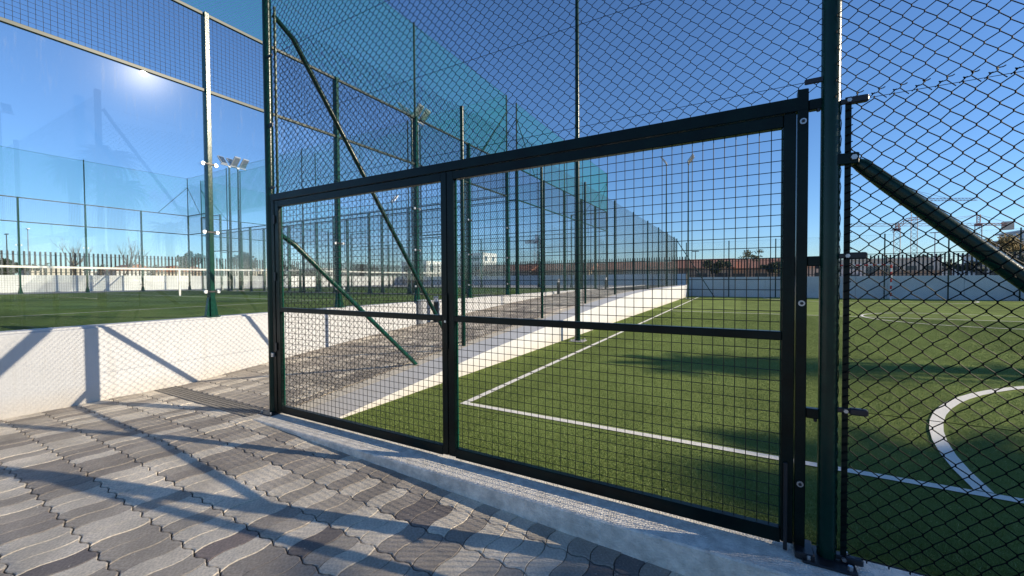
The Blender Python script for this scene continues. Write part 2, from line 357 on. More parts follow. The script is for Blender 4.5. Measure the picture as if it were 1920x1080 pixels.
def settle():
    for o in list(C.objects):
        if o.parent is None and o.get('_w'):
            inv = Matrix.Translation(o.location).inverted()
            for c in o.children: c.matrix_parent_inverse = inv
            del o['_w']
def copy_tree(o, parent=None):
    c = o.copy(); C.objects.link(c); c.parent = parent
    for ch in o.children: copy_tree(ch, c)
    return c
def at(px, s):
    """plan position of something seen in photo column px at camera depth s metres"""
    u = (px-960)/765; return s*(-.4894+.8721*u), s*(.8721+.4894*u)
def zat(py, px, s): return 1.3+((523.6-.0061*(px-960))-py)/765*s

# ------------------------------------------------------------------ setting: ground
XW = -6.1          # face of the padel retaining wall
XF = -3.27         # face of the football field wall
XP = -3.83         # line of the side fence posts
YG = 2.34          # gate plane
_ry = np.array([-50, 2.42, 5.25, 8.2, 11.1, 14.4, 17.0, 60]); _rz = np.array([0, 0, .245, .43, .60, .75, .80, .80])
def rz(y): return np.interp(y, _ry, _rz)
def gx(x): return -.04*max(0, x+4.1)

t = MB(); t.poly([(-2500, -1500, -.62), (2500, -1500, -.62), (2500, 2500, -.62), (-2500, 2500, -.62)])
tag(t.build('terrain', M['earth']), kind='structure')
# football turf
t = MB(); t.poly([(XF, 2.41, 0), (15.6, 2.41, 0), (15.6, 32.05, 0), (XF, 32.05, 0)])
turf = tag(t.build('football_turf', M['turf']), kind='structure')
t = MB(); t.box(XF-.02, 15.6, 2.41, 32.1, -.5, -.01); t.build('turf_subbase', M['conc'], turf)
# white lines
def line_strip(pts, wd, z, parent, name='painted_line', m=None):
    V = []; F = []; pts = [Vector((p[0], p[1], 0)) for p in pts]
    for i, p in enumerate(pts):
        tt = (pts[min(i+1, len(pts)-1)]-pts[max(i-1, 0)]).normalized(); nn = Vector((-tt.y, tt.x, 0))*wd/2
        V += [(p+nn)+Vector((0, 0, z)), (p-nn)+Vector((0, 0, z))]
        if i: F.append((2*i-2, 2*i-1, 2*i+1, 2*i))
    return link_mesh(name, V, F, m or M['paint_line'], parent)
LW = .072; y0f, y1f, xl, xr, xc = 3.46, 31.0, -2.52, 14.5, 6.0
LZ = .006
line_strip([(xl-LW/2, y0f), (xr, y0f)], LW, LZ, turf)
line_strip([(xl, y0f+LW/2), (xl, y1f)], LW, LZ, turf)
line_strip([(xr, y0f+LW/2), (xr, y1f)], LW, LZ, turf)
line_strip([(xl-LW/2, y1f+.036), (xr, y1f+.036)], LW, LZ, turf)
line_strip([(xl+LW/2, 17.2), (xr-LW/2, 17.2)], LW, LZ, turf)
line_strip([(xc+2.5*math.cos(a), 17.2+2.5*math.sin(a)) for a in np.linspace(.02, 2*math.pi+.02, 65)], LW, LZ+.004, turf)
line_strip([(xc+4.72*math.cos(a), y0f+LW/2+4.7*math.sin(a)) for a in np.linspace(.0, math.pi, 49)], .085, LZ+.004, turf)
line_strip([(xc+4.72*math.cos(a), y1f-LW/2-4.7*math.sin(a)) for a in np.linspace(.0, math.pi, 49)], LW, LZ+.004, turf)

# padel platform + court turf
t = MB(); t.box(-32, -6.32, -8, 32.0, -.6, .785)
plat = tag(t.build('padel_platform', M['conc']), kind='structure')
t = MB(); t.box(-3.95, -6.32, 17.0, 32.0, -.6, .78)

# pavement + ramp
BX0 = XW-.05
def base_sheet():
    ys = [-6, 2.11]; V = []; F = []
    xs = [BX0, -4.1, -2, 0, 4.5]
    for y in ys:
        for x in xs: V.append((x, y, gx(x)-.013))
    for i in range(4): F.append((i, i+1, 5+i+1, 5+i))
    n = len(V); yy = [2.11, 2.42, 5.25, 8.2, 11.1, 14.4, 17, 32]
    for y in yy: V += [(BX0, y, float(rz(y))-.013), (-3.9, y, float(rz(y))-.013)]
    for i in range(len(yy)-1): F.append((n+2*i, n+2*i+1, n+2*i+3, n+2*i+2))
    return link_mesh('pavement', V, F, M['sand'])
pave = tag(base_sheet(), kind='structure')
PW, PL = .1235, .25
def paver_outline(g=.0028):
    A, B = .0135, .0118; pts = []
    bx = lambda y, s: s*(PW/2)+A*math.sin(2*math.pi*y/PL)
    by = lambda x, s: s*(PL/2)+B*math.sin(2*math.pi*x/PW)
    for x in np.linspace(-PW/2, PW/2, 6)[:-1]: pts.append((x, by(x, -1)))
    for y in np.linspace(-PL/2, PL/2, 7)[:-1]: pts.append((bx(y, 1), y))
    for x in np.linspace(PW/2, -PW/2, 6)[:-1]: pts.append((x, by(x, 1)))
    for y in np.linspace(PL/2, -PL/2, 7)[:-1]: pts.append((bx(y, -1), y))
    return [(x*(1-1.5*g/PW), y*(1-3.2*g/PL)) for x, y in pts]
po_t = paver_outline(.0052); po_b = paver_outline(.0022); KN = len(po_t)
pv_V = [(x, y, 0) for x, y in po_t]+[(x, y, -.004) for x, y in po_b]
pv_F = [tuple(range(KN))]+[(i, KN+i, KN+(i+1) % KN, (i+1) % KN)[::-1] for i in range(KN)]
pv_V += [(x, y, -.016) for x, y in po_b]
pv_F += [(KN+i, 2*KN+i, 2*KN+(i+1) % KN, KN+(i+1) % KN)[::-1] for i in range(KN)]
pv_me = []
for m in PAV:
    me = bpy.data.meshes.new('paver'); me.from_pydata(pv_V, [], pv_F); me.materials.append(m); me.update(); pv_me.append(me)
def tone(i, j, x, y):
    q = random.random(); right = min(1, max(0, (x+4.5)/4))
    blk = math.sin(i*.61+j*1.7)+math.sin(i*.23-j*.9)
    pl = .40-.12*right+.12*blk; pd = .20*right**2
    if q < pl: return 0
    if q > 1-pd: return 3 if random.random() < .7 else 4
    return 1 if random.random() < .55 else 2
cand = []
for i in range(-1, 88):
    for j in range(-24, 13):
        x = XW+PW/2+i*PW; y = 1.98-PL/2+(j-8)*PL+1.0*0
        if y > 2.13 or x > 4.3: continue
        cand.append((i, j, x, y))
def inview(x, y):
    zc = -x*.4894+y*.8721; xx = x*.8721+y*.4894
    return zc > 1.75 and xx/zc > -1.30 and xx/zc < 1.3
vis = sorted([c for c in cand if inview(c[2], c[3])], key=lambda c: -(c[2]*-.4894+c[3]*.8721)*-1)
parts = set(id(c) for c in vis[:300])
sV = []; sF = []; sM = []
def add_stuff_paver(x, y, zf, tn, tz=0):
    n = len(sV)
    for vx, vy, vz in pv_V: sV.append((x+vx, y+vy, vz+zf(x+vx, y+vy)+tz))
    for f in pv_F: sF.append(tuple(n+k for k in f)); sM.append(tn)
for c in cand:
    i, j, x, y = c; tn = tone(i, j, x, y); jz = random.gauss(0, .0012)
    if id(c) in parts:
        o = bpy.data.objects.new('paver', pv_me[tn]); C.objects.link(o); o.parent = pave
        o.location = (x, y, gx(x)+jz); o.rotation_euler = (random.gauss(0, .006), (.04 if x > -4.1 else 0)+random.gauss(0, .010), random.gauss(0, .004))
    else: add_stuff_paver(x, y, lambda a, b: gx(a), tn, jz)
for i in range(0, 18):                      # ramp between the walls
    for j in range(0, 62):
        x = XW+PW/2+i*PW; y = 2.36+PL/2+j*PL
        if x > -3.97: continue
        q = random.random(); tn = 0 if q < .22 else (1 if q < .7 else 2)
        add_stuff_paver(x, y, lambda a, b: float(rz(b)), tn, random.gauss(0, .001))
st = link_mesh('paver_field', sV, sF, None, pave, mats=PAV, mi=sM); st['kind'] = 'stuff'

# grit and crumbs lying on the paving
gv = []; gf = []
for k in range(420):
    x = random.uniform(-6.0, .9); y = random.uniform(.1, 2.1) if k % 3 else 2.115-abs(random.gauss(0, .05)); r_ = random.uniform(.0012, .0042)*(1.3 if k % 7 == 0 else 1)
    z = gx(x)+.001; n = len(gv); a = random.random()*6
    for q in range(5): gv.append((x+r_*math.cos(a+q*1.257)*random.uniform(.7, 1.2), y+r_*math.sin(a+q*1.257)*random.uniform(.7, 1.2), z))
    gv.append((x, y, z+r_*.9)); gf += [(n+q, n+(q+1) % 5, n+5) for q in range(5)]
M['grit'] = mat('pale_grit', (.5, .47, .42), .9, noise=.4, nscale=30)
tag(link_mesh('grit', gv, gf, M['grit']), 'small pale grit and sand crumbs scattered over the wavy paving', 'grit', kind='stuff')
# curb under the gate
t = MB(); t.box(-4.12, 4.4, 2.12, 2.405, -.5, -.001, .008)
curb = tag(t.build('gate_curb', M['curb']), kind='structure')
# drain channel
dr = thing('drain_channel', (-5.1, 2.23, 0), 'narrow iron drain grating across the foot of the paved ramp', 'drain')
for k in range(4):
    x0 = XW+.01+k*.5; g = MB(); g.box(x0, x0+.49, 2.125, 2.14, -.02, .006); g.box(x0, x0+.49, 2.325, 2.34, -.02, .006)
    for a in range(17): g.box(x0+.004+a*.029, x0+.016+a*.029, 2.14, 2.325, -.012, .004)
    for a in range(4): g.box(x0, x0+.49, 2.172+a*.038, 2.18+a*.038, -.010, .0055)
    g.build('grating', M['grate'], dr)
t = MB(); t.box(XW, -4.1, 2.13, 2.335, -.06, -.03); t.build('channel_bed', M['black'], dr)

# retaining wall of padel courts
pw = thing('padel_retaining_wall', (XW, 10, 0), 'long white low wall carrying the padel courts beside the paved ramp', 'wall')
t = MB(); t.box(-6.32, XW, -8, 32.0, -.5, .80, .006); t.build('wall_face', M['wall'], pw)
t = MB(); t.box(-6.325, XW-.03, -8, 32.0, .802, .822); t.build('top_coping', M['wall'], pw)
# football field wall following the ramp
fw = thing('field_side_wall', (XF, 15, 0), 'white sloping wall between the paved ramp and the football turf', 'wall')
yy = [2.42, 5.25, 8.2, 11.1, 14.4, 17.0, 29.7]; V = []; F = []
for y in yy:
    z = float(rz(y))
    V += [(-3.74, y, -.4), (-3.74, y, z+.012), (XF, y, z+.012), (XF, y, -.4)]
for i in range(len(yy)-1):
    for k in range(4): F.append((4*i+k, 4*i+(k+1) % 4, 4*i+4+(k+1) % 4, 4*i+4+k))
F += [(0, 1, 2, 3)[::-1], tuple(4*(len(yy)-1)+k for k in range(4))]
fo = link_mesh('wall_body', V, F, M['wall'], fw); fix_normals(fo)
def ramp_tile(y0, y1):
    g = MB(); n = 0
    for x0, x1 in ((-3.955, -3.745),):
        za, zb = float(rz(y0)), float(rz(y1))
        g.V += [(x0, y0, za-.1), (x1, y0, za-.1), (x1, y1, zb-.1), (x0, y1, zb-.1), (x0, y0, za+.006), (x1, y0, za+.006), (x1, y1, zb+.006), (x0, y1, zb+.006)]
        g.F += [(0, 3, 2, 1), (4, 5, 6, 7), (0, 1, 5, 4), (1, 2, 6, 5), (2, 3, 7, 6), (3, 0, 4, 7)]
    return g
y = 2.425
while y < 29.5:
    ramp_tile(y, y+.394).build('kerb_tile', M['tile'], pave); y += .40

# ------------------------------------------------------------------ perimeter walls with slat fences
def slat_wall(label, p0, p1, zb, zt, st_top, cat='wall', mwall=None):
    p0 = Vector(p0); p1 = Vector(p1); d = (p1-p0); Ln = d.length; d.normalize(); nrm = Vector((-d.y, d.x))
    e = thing('slatted_boundary_wall', ((p0.x+p1.x)/2, (p0.y+p1.y)/2, zb), label, cat)
    def bx(a, b, h, z0, z1, g):
        A = p0+d*a; B = p0+d*b; n = len(g.V)
        for z in (z0, z1):
            for P in (A-nrm*h, B-nrm*h, B+nrm*h, A+nrm*h): g.V.append((P.x, P.y, z))
        g.F += [(n, n+3, n+2, n+1), (n+4, n+5, n+6, n+7)]+[(n+i, n+(i+1) % 4, n+4+(i+1) % 4, n+4+i) for i in range(4)]
    np_ = max(1, round(Ln/5))
    for k in range(np_):
        g = MB(); bx(Ln*k/np_+.008, Ln*(k+1)/np_-.008, .09, zb-.3, zt, g); g.build('wall_panel', mwall or M['wall_far'], e)
    g = MB(); bx(0, Ln, .015, zt+.12, zt+.15, g); g.build('lower_rail', M['slat'], e)
    g = MB(); bx(0, Ln, .01, st_top-.18, st_top-.165, g); g.build('upper_rail', M['slat'], e)
    g = MB(); A = -.034; g.box(-.034, .034, -.022, .022, 0, st_top-zt); first = g.build('slat', M['slat'], e)
    n = int(Ln/.18); ang = math.atan2(d.y, d.x)
    for k in range(n):
        o = first if k == 0 else first.copy()
        if k: C.objects.link(o)
        P = p0+d*(.09+k*.18); o.location = (P.x, P.y, zt+.002); o.rotation_euler = (0, 0, ang)
    return e
slat_wall('sunlit white boundary wall with dark slats far behind the first padel court', (-31.4, 1.5), (-31.4, 32.1), .78, 1.66, 2.86)
slat_wall('shaded boundary wall with dark slats at the far end of the padel courts', (-31.2, 32.3), (-3.45, 32.3), .78, 1.62, 2.88)
slat_wall('grey shaded boundary wall with dark slats behind the far football goal', (-3.3, 32.3), (15.6, 32.3), -.3, 1.36, 2.62)
# wall returning at far left corner of the field
t = MB(); t.box(-3.74, XF, 29.72, 32.15, -.4, .83)
e = thing('field_corner_wall', (-3.5, 31, 0), 'short white wall block at the far left corner of the football turf', 'wall'); t.build('wall_body', M['wall'], e)
t = MB(); t.box(15.6, 15.8, 2.4, 32.3, -.4, 1.0); e = thing('field_right_wall', (15.7, 17, 0), 'low white wall along the right touchline of the football turf', 'wall'); t.build('wall_body', M['wall_far'], e)

# ------------------------------------------------------------------ fence over and beside the gate
def pole(name, x, y, z0, z1, r, m, parent, n=16, cap=True):
    o = MB().tube([(x, y, z0), (x, y, z1)], r, n).build(name, m, parent, True)
    if cap: MB().tube([(x, y, z1), (x, y, z1+.012), (x, y, z1+.02)], [r*1.06, r*1.0, r*.4], n).build('post_cap', M['black'], o)
    return o
ff = thing('chain_link_fence', (-1.8, YG, 0), 'dark green chain link fence carried above and beside the double gate', 'fence')
XL, XR = -4.02, .352
pole('post', XL, YG, -.03, 4.15, .039, M['green'], ff, 20); pole('post', XR, YG, -.03, 4.15, .037, M['green'], ff, 24)
pole('post', 3.4, YG, -.03, 4.15, .037, M['green'], ff, 16)
for x in (XL, XR):
    g = MB(); g.box(x-.1, x+.1, YG-.1+.0, YG+.06, -.0005, .011, .003); bp_ = g.build('base_plate', M['black'], ff)
    for sx in (-.075, .075):
        for sy in (-.075, .035): MB().tube([(x+sx, YG+sy, .011), (x+sx, YG+sy, .03)], .010, 6).build('bolt', M['galv'], bp_)
chain('upper_mesh', (XL+.04, YG-.005, 0), (1, 0, 0), XR-XL-.05, 2.145, 4.10, .0019, M['wire'], ff)
chain('upper_mesh', (XR+.01, YG-.044, 0), (1, 0, 0), 3.0, 2.10, 4.10, .0023, M['wire'], ff)
chain('lower_mesh', (XR+.07, YG-.008, 0), (1, 0, 0), 3.0, .03, 2.105, .0026, M['wire'], ff)
# mesh selvedge wrapped down the post side
sv = []; sw = []
for k in range(59):
    z = .05+k*.0353*2*.5; a = (k % 2)
    sv.append((XR+.034, YG-.014-.012*a, z)); sw.append((XR+.036, YG+.010-.03*(1-a), z+.0353))
strands('selvedge_wire', sv, sw, .0017, M['wire'], ff)
# twisted top ends of the lower right mesh
g = MB()
for k in range(42):
    x = XR+.085+k*.0707; z = 2.10
    pts = []
    for q in range(15):
        a = q/14*2*math.pi*1.9; pts.append((x-.02+q*.0030+.0060*math.cos(a), YG-.012+.006*math.sin(a), z-.010+.0021*q+.007*math.sin(a)))
    g.tube(pts, .0022, 5)
    g.tube([(x-.028, YG-.01, z-.022), (x-.006, YG-.013, z-.001)], .0020, 5); g.tube([(x+.006, YG-.011, z-.001), (x+.034, YG-.009, z-.03)], .0020, 5)
g.build('twisted_end', M['wire'], ff)['kind'] = 'stuff'
# straining wires
A = []; B = []
for z in (2.20, 2.80, 3.46, 4.09):
    A.append((XL, YG-.012, z)); B.append((XR, YG-.012, z))
for z in (.04, .70, 1.40, 2.08, 3.46, 4.09):
    A.append((XR+.10, YG-.016, z)); B.append((3.4, YG-.016, z))
strands('straining_wire', A, B, .0014, M['wire'], ff, 5)
# tension bar and brackets on the right
MB().box(.402, .424, YG-.012, YG-.004, .0, 2.10).build('tension_bar', M['gate'], ff)
g = MB()
for k in range(56): g.tube([(.40, YG-.018, .03+k*.0365), (.413, YG-.021, .034+k*.0365), (.428, YG-.014, .04+k*.0365)], .0024, 5)
g.build('mesh_hook', M['wire'], ff)['kind'] = 'stuff'
for z, x1 in ((2.08, .47), (1.395, .47), (.70, .48), (.025, .47)):
    b_ = MB().box(XR+.03, x1, YG-.021, YG-.008, z-.011, z+.011, .003).build('tensioner', M['black'], ff)
    MB().box(x1-.055, x1+.012, YG-.030, YG-.002, z-.015, z+.015, .005).build('ratchet', M['black'], b_)
    MB().tube([(.413, YG-.034, z), (.413, YG-.022, z)], .009, 6).build('bolt', M['galv'], b_)
for z in (2.20, 3.46):
    MB().box(XR-.10, XR-.03, YG-.02, YG-.008, z-.012, z+.012, .003).build('tensioner', M['black'], ff)
    MB().box(XL+.03, XL+.10, YG-.02, YG-.008, z-.012, z+.012, .003).build('tensioner', M['black'], ff)
MB().box(XL+.03, XL+.09, YG-.02, YG-.006, 2.78, 2.82, .003).build('tensioner', M['black'], ff)
# diagonal brace on the right
br = MB().tube([(.425, YG+.03, 1.835), (.47, YG+.03, 1.80), (.56, YG+.03, 1.705), (2.18, YG+.03, .02)], [.012, .03, .0335, .0335], 20).build('brace', M['green'], ff, True)
MB().box(.36, .45, YG-.03, YG+.004, 1.80, 1.85, .004).build('brace_clamp', M['gate'], br)
MB().tube([(.43, YG-.044, 1.826), (.43, YG-.028, 1.826)], .012, 6).build('bolt', M['galv'], br)

# ------------------------------------------------------------------ the gate
gt_ = thing('double_gate', (-1.85, YG, 0), 'wide two leaf dark green gate of square steel tube and welded mesh', 'gate')
def sq(x0, x1, z0, z1, y=YG, h=.02, b=.003): return MB().box(x0, x1, y-h, y+h, z0, z1, b)
MB().box(-3.975, .268, YG-.025, YG+.025, 2.071, 2.135, .003).build('header_rail', M['gate'], gt_)
sq(-3.972, -3.925, .0, 2.076, h=.024).build('hinge_post', M['gate'], gt_)
rp = sq(.226, .268, .0, 2.17, h=.024).build('hinge_post', M['gate'], gt_)
for z in (2.02, 1.18, .33):
    MB().tube([(.247, YG-.031, z), (.247, YG-.0245, z)], .0135, 16).build('bolt_washer', M['galv'], rp, True)
    MB().tube([(.247, YG-.036, z), (.247, YG-.031, z)], .0075, 6).build('bolt', M['black'], rp)
for z, h in ((2.095, .024), (1.375, .023), (.665, .023)):
    MB().box(.269, XR-.033, YG-.012, YG+.022, z-h, z+h, .003).build('stand_off', M['gate'], rp)
    MB().tube([(.305, YG-.01, z-h-.012), (.305, YG-.01, z-h)], .007, 6).build('bolt', M['black'], rp)
def leaf(x0, x1):
    f = sq(x0, x0+.058, .03, 2.068)
    for a in ((x1-.05, x1, .03, 2.068), (x0+.0585, x1-.0505, 2.008, 2.066), (x0+.0585, x1-.0505, .022, .092), (x0+.0585, x1-.0505, 1.0, 1.042)):
        f.box(a[0], a[1], YG-.0205, YG+.0205, a[2], a[3], .003)
    lf = f.build('gate_leaf', M['gate'], gt_)
    square_net('welded_mesh', (x0+.055, YG+.004, 0), (1, 0, 0), x1-x0-.102, .085, 1.005, .0505, .0022, M['weld'], lf)
    square_net('welded_mesh', (x0+.055, YG+.004, 0), (1, 0, 0), x1-x0-.102, 1.035, 2.012, .0505, .0022, M['weld'], lf)
    for xe in (x0+.0585, x1-.0560): MB().box(xe, xe+.0055, YG+.006, YG+.019, .093, 2.007).build('mesh_edge_strip', M['padel'], lf)
    return lf
l1 = leaf(-3.918, -1.838); l2 = leaf(-1.833, .222)
MB().box(-1.862, -1.828, YG-.032, YG-.0215, .80, 1.20, .003).build('lock_cover', M['gate'], l1)
MB().tube([(-1.845, YG-.036, 1.0), (-1.845, YG-.032, 1.0)], .009, 10).build('lock_cylinder', M['galv'], l1)
for x in (.19,):
    MB().box(x-.008, x+.008, YG-.035, YG-.021, .0, .42, .002).build('drop_bolt', M['black'], l2)
for z in (.62, 1.3, 1.85):
    MB().box(-3.93, -3.905, YG-.032, YG-.0245, z, z+.08, .002).build('hinge', M['black'], l1)
MB().box(-3.982, -3.945, YG-.043, YG-.025, .56, .60, .002).build('keeper', M['galv'], gt_)
MB().box(.225, .30, YG-.08, YG+.05, .0005, .035, .004).build('floor_stop', M['black'], gt_)

# ------------------------------------------------------------------ side fence along the ramp
sf = thing('side_chain_link_fence', (XP, 12, .2), 'long green chain link fence on the sloping wall running away from the gate', 'fence')
YP = [5.25, 8.18, 11.05, 14.15, 17.0, 19.9, 22.8, 25.7, 28.6]
for y in YP: pole('post', XP, y, float(rz(y)), 4.0, .031, M['green'], sf, 12)
pole('post', XP, 29.9, float(rz(29)), 4.0, .031, M['green'], sf, 12)
chain('mesh', (XP-.035, YG+.03, 0), (0, 1, 0), 6.0, 0, 3.75, .0021, M['wire'], sf, z0f=lambda y: rz(y)+.03+(-.0*y))
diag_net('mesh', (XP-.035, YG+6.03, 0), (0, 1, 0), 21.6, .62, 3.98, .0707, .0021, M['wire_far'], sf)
A = []; B = []
for z in (3.98, 2.4, 1.2):
    A.append((XP-.04, YG, z)); B.append((XP-.04, 29.9, z))
strands('straining_wire', A, B, .0016, M['wire_far'], sf, 4)
g = MB(); g.tube([(XL+.01, YG+.06, 3.90), (XP-.10, 2.55, 3.72), (XP, 4.98, .25)], [.022, .026, .026], 14); g.build('brace', M['green'], sf, True)
g = MB(); g.tube([(XL+.06, YG+.05, 1.76), (XP-.06, 2.5, 1.66), (XP+.0, 4.155, .16)], [.022, .026, .026], 14); g.build('brace', M['padel'], sf, True)
MB().box(XL+.055, XL+.08, YG+.03, YG+.042, .03, 3.95).build('tension_bar', M['padel'], sf)
g = MB(); g.tube([(XP+.02, 29.85, 3.85), (XP+2.3, 30.4, .0)], .025, 8); g.build('brace', M['green'], sf, True)

# far fence and right fence round the football field
ef = thing('end_chain_link_fence', (6, 31.85, 0), 'tall green chain link fence standing against the wall behind the far goal', 'fence')
for k in range(7): pole('post', -3.4+k*2.72+(-.05), 31.95, 0, 3.85, .034, M['green'], ef, 8)
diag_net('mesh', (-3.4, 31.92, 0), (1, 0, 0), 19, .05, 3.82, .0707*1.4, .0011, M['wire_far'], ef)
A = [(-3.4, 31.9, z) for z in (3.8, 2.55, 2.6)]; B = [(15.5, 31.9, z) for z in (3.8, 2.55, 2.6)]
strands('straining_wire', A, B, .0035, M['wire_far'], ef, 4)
rf = thing('right_chain_link_fence', (15.5, 17, 0), 'green chain link fence along the right side of the football turf', 'fence')
for k in range(10): pole('post', 15.45, 3+k*3.1, 0, 4.0, .035, M['green'], rf, 8)
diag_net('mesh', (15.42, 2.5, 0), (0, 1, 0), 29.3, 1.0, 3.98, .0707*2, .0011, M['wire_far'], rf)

# ------------------------------------------------------------------ padel courts
ZC = .80
def padel_court(y0, idx, which):
    y1 = y0+9.97; xa, xb = -6.2, -26.15
    far = idx == 1
    # turf and lines
    t = MB(); t.poly([(xb, y0, ZC), (xa-.02, y0, ZC), (xa-.02, y1, ZC), (xb, y1, ZC)][::1]); tf = tag(t.build('padel_turf', M['ptturf']), kind='structure')
    xm = -16.18
    line_strip([(xm+6.95, y0), (xm+6.95, y1)], .05, ZC+.005, tf); line_strip([(xm-6.95, y0), (xm-6.95, y1)], .05, ZC+.005, tf)
    ym = (y0+y1)/2; yc_ = ym+.6; line_strip([(xm-6.9, yc_), (xm+6.9, yc_)], .05, ZC+.009, tf)
    # back walls
    for side, xx in (('near', xa), ('far', xb)):
        s = 1 if side == 'near' else -1
        lab = {('near', 0): 'glass end wall of the first padel court, right above the white low wall', ('far', 0): 'farther glass end wall of the first padel court, behind its net',
               ('near', 1): 'glass end wall of the second padel court, farther along the ramp', ('far', 1): 'far glass end wall of the second padel court'}[(side, idx)]
        e = thing('padel_glass_wall', (xx, ym, ZC), lab, 'glass wall', 'padel court end walls of glass and mesh')
        n = 5; gl = M['glass'] if (side == 'near' and idx == 0) else M['glass_far']
        for k in range(n+1):
            y = y0+(y1-y0)*k/n; hy = .034
            hy = .027; p = MB().box(xx-.052, xx+.052, y-hy, y+hy, ZC+.02, ZC+4.04, .004)
            po = p.build('post', M['padel'], e)
            bp2 = MB().box(xx-.09, xx+.09, y-.075, y+.075, ZC+.022, ZC+.034).build('base_plate', M['padel'], po)
            gs = MB().prism([(y+.035, ZC+.034), (y+.072, ZC+.034), (y+.036, ZC+.28)], 'x', xx-.03, xx+.03); gs.prism([(y-.035, ZC+.034), (y-.036, ZC+.28), (y-.072, ZC+.034)], 'x', xx-.03, xx+.03)
            go = gs.build('gusset', M['padel'], po); fix_normals(go)
            for zz in (.36, 1.15, 2.05) if not far else ():
                for sy in (-1, 1):
                    if (k == 0 and sy < 0) or (k == n and sy > 0): continue
                    cy_ = y+sy*.075
                    MB().tube([(xx+s*.02, cy_, ZC+zz), (xx+s*.045, cy_, ZC+zz)], .024, 14).build('glass_clip', M['galv'], po, True)
                MB().box(xx+s*.046, xx+s*.062, y-.055, y+.055, ZC+zz-.012, ZC+zz+.012, .003).build('clip_arm', M['black'], po)
        for k in range(n):
            ya = y0+(y1-y0)*k/n+.038; yb = y0+(y1-y0)*(k+1)/n-.038
            MB().box(xx-.006, xx+.006, ya-.0, yb+.0, ZC+.03, ZC+2.99).build('glass_pane', gl, e)
            rl = MB().box(xx-.02, xx+.02, ya-.004, yb+.004, ZC+3.0, ZC+3.04, .003); rl.build('middle_rail', M['bar'] if idx == 0 else M['padel'], e)
            rl = MB().box(xx-.02, xx+.02, ya-.004, yb+.004, ZC+4.0, ZC+4.04, .003); rl.build('top_rail', M['bar'] if idx == 0 else M['padel'], e)
            square_net('mesh_panel', (xx, ya, 0), (0, 1, 0), yb-ya, ZC+3.04, ZC+4.0, .0505, .0021 if not far else .0018, M['weld'], e)
    # side walls
    for q, yy_ in (('a', y0), ('b', y1)):
        lab = ('mesh and glass side wall of the %s padel court, on its %s long side' % (which, 'nearer' if q == 'a' else 'farther'))
        e = thing('padel_side_wall', ((xa+xb)/2, yy_, ZC), lab, 'mesh wall', 'padel court side walls')
        for k in range(1, 10):
            x = xa-(xa-xb)*k/10; top = 4.04 if k in (1, 9) else 3.04
            po = MB().box(x-.034, x+.034, yy_-.045, yy_+.045, ZC+.01, ZC+top, .004).build('post', M['padel'], e)
            MB().prism([(x+.035, ZC+.01), (x+.10, ZC+.01), (x+.036, ZC+.3)], 'y', yy_-.03, yy_+.03).prism([(x-.035, ZC+.01), (x-.036, ZC+.3), (x-.10, ZC+.01)], 'y', yy_-.03, yy_+.03).build('gusset', M['padel'], po)
        for k in range(10):
            a = xa-(xa-xb)*k/10-.046; b = xa-(xa-xb)*(k+1)/10+.046
            if b > a: a, b = b, a
            edge = k in (0, 9); sec = k in (1, 8)
            gh = 2.99 if edge else (1.99 if sec else 0); th = 4.0 if edge else 3.0
            if k in (4, 5) and False: continue
            if gh: MB().box(b, a, yy_-.005, yy_+.005, ZC+.03, ZC+gh).build('glass_pane', M['glass_far'], e)
            z0 = ZC+(gh+.05 if gh else .05)
            if k not in (5,): square_net('mesh_panel', (b, yy_, 0), (1, 0, 0), a-b, z0, ZC+th, .0505, .0018, M['weld'], e)
            else: square_net('mesh_panel', (b, yy_, 0), (1, 0, 0), a-b, ZC+2.05, ZC+th, .0505, .0018, M['weld'], e)
            MB().box(b-.01, a+.01, yy_-.02, yy_+.02, ZC+th, ZC+th+.04).build('top_rail', M['padel'], e)
            if gh: MB().box(b-.01, a+.01, yy_-.02, yy_+.02, ZC+gh+.006, ZC+gh+.046).build('middle_rail', M['padel'], e)
    # ball net above
    e = thing('ball_net', ((xa+xb)/2, ym, ZC+4), 'teal ball net on tall thin poles round the top of the %s padel court' % which, 'net')
    zt = 6.86
    poles = [(xx, y) for xx in (xa, xb) for y in ((y0, y0+5.98, y1) if idx == 0 else (y0, y0+4, y1))]
    for x, y in poles: pole('pole', x, y, ZC+4.05, zt, .022, M['matte'], e, 8, False)
    for xx in (xa, xb):
        diag_net('net', (xx, y0, 0), (0, 1, 0), y1-y0, ZC+4.05, zt-.03, .044, .0018, M['ballnet'], e)
        MB().tube([(xx, y0, zt-.02), (xx, (y0+y1)/2, zt-.06), (xx, y1, zt-.02)], .005, 4).build('head_rope', M['wire_far'], e)
    for yy_ in (y0, y1):
        x = xa-3.99; X2 = xb+3.99
        for xx in (x, X2, (xa+xb)/2): pole('pole', xx, yy_, ZC+3.05, zt, .022, M['matte'], e, 8, False)
        if q:
            diag_net('net', (xb, yy_, 0), (1, 0, 0), 20, ZC+3.9, zt-.03, .055, .0016, M['ballnet'], e)
            MB().tube([(xa, yy_, zt-.02), ((xa+xb)/2, yy_, zt-.08), (xb, yy_, zt-.02)], .005, 4).build('head_rope', M['wire_far'], e)
    for xx in (xa, xb):
        sx = -1 if xx == xa else 1
        for yy_, sy in ((y0, 1), (y1, -1)):
            MB().tube([(xx, yy_, zt-.5), (xx, yy_+sy*1.3, ZC+4.04)], .013, 5).build('stay', M['matte'], e); MB().tube([(xx, yy_, zt-.5), (xx+sx*1.3, yy_, ZC+4.04)], .013, 5).build('stay', M['matte'], e)
    # court net
    e = thing('padel_net', (xm, ym, ZC), 'low black court net with white top band across the %s padel court' % which, 'net')
    ya, yb = y0+.25, y1-.25
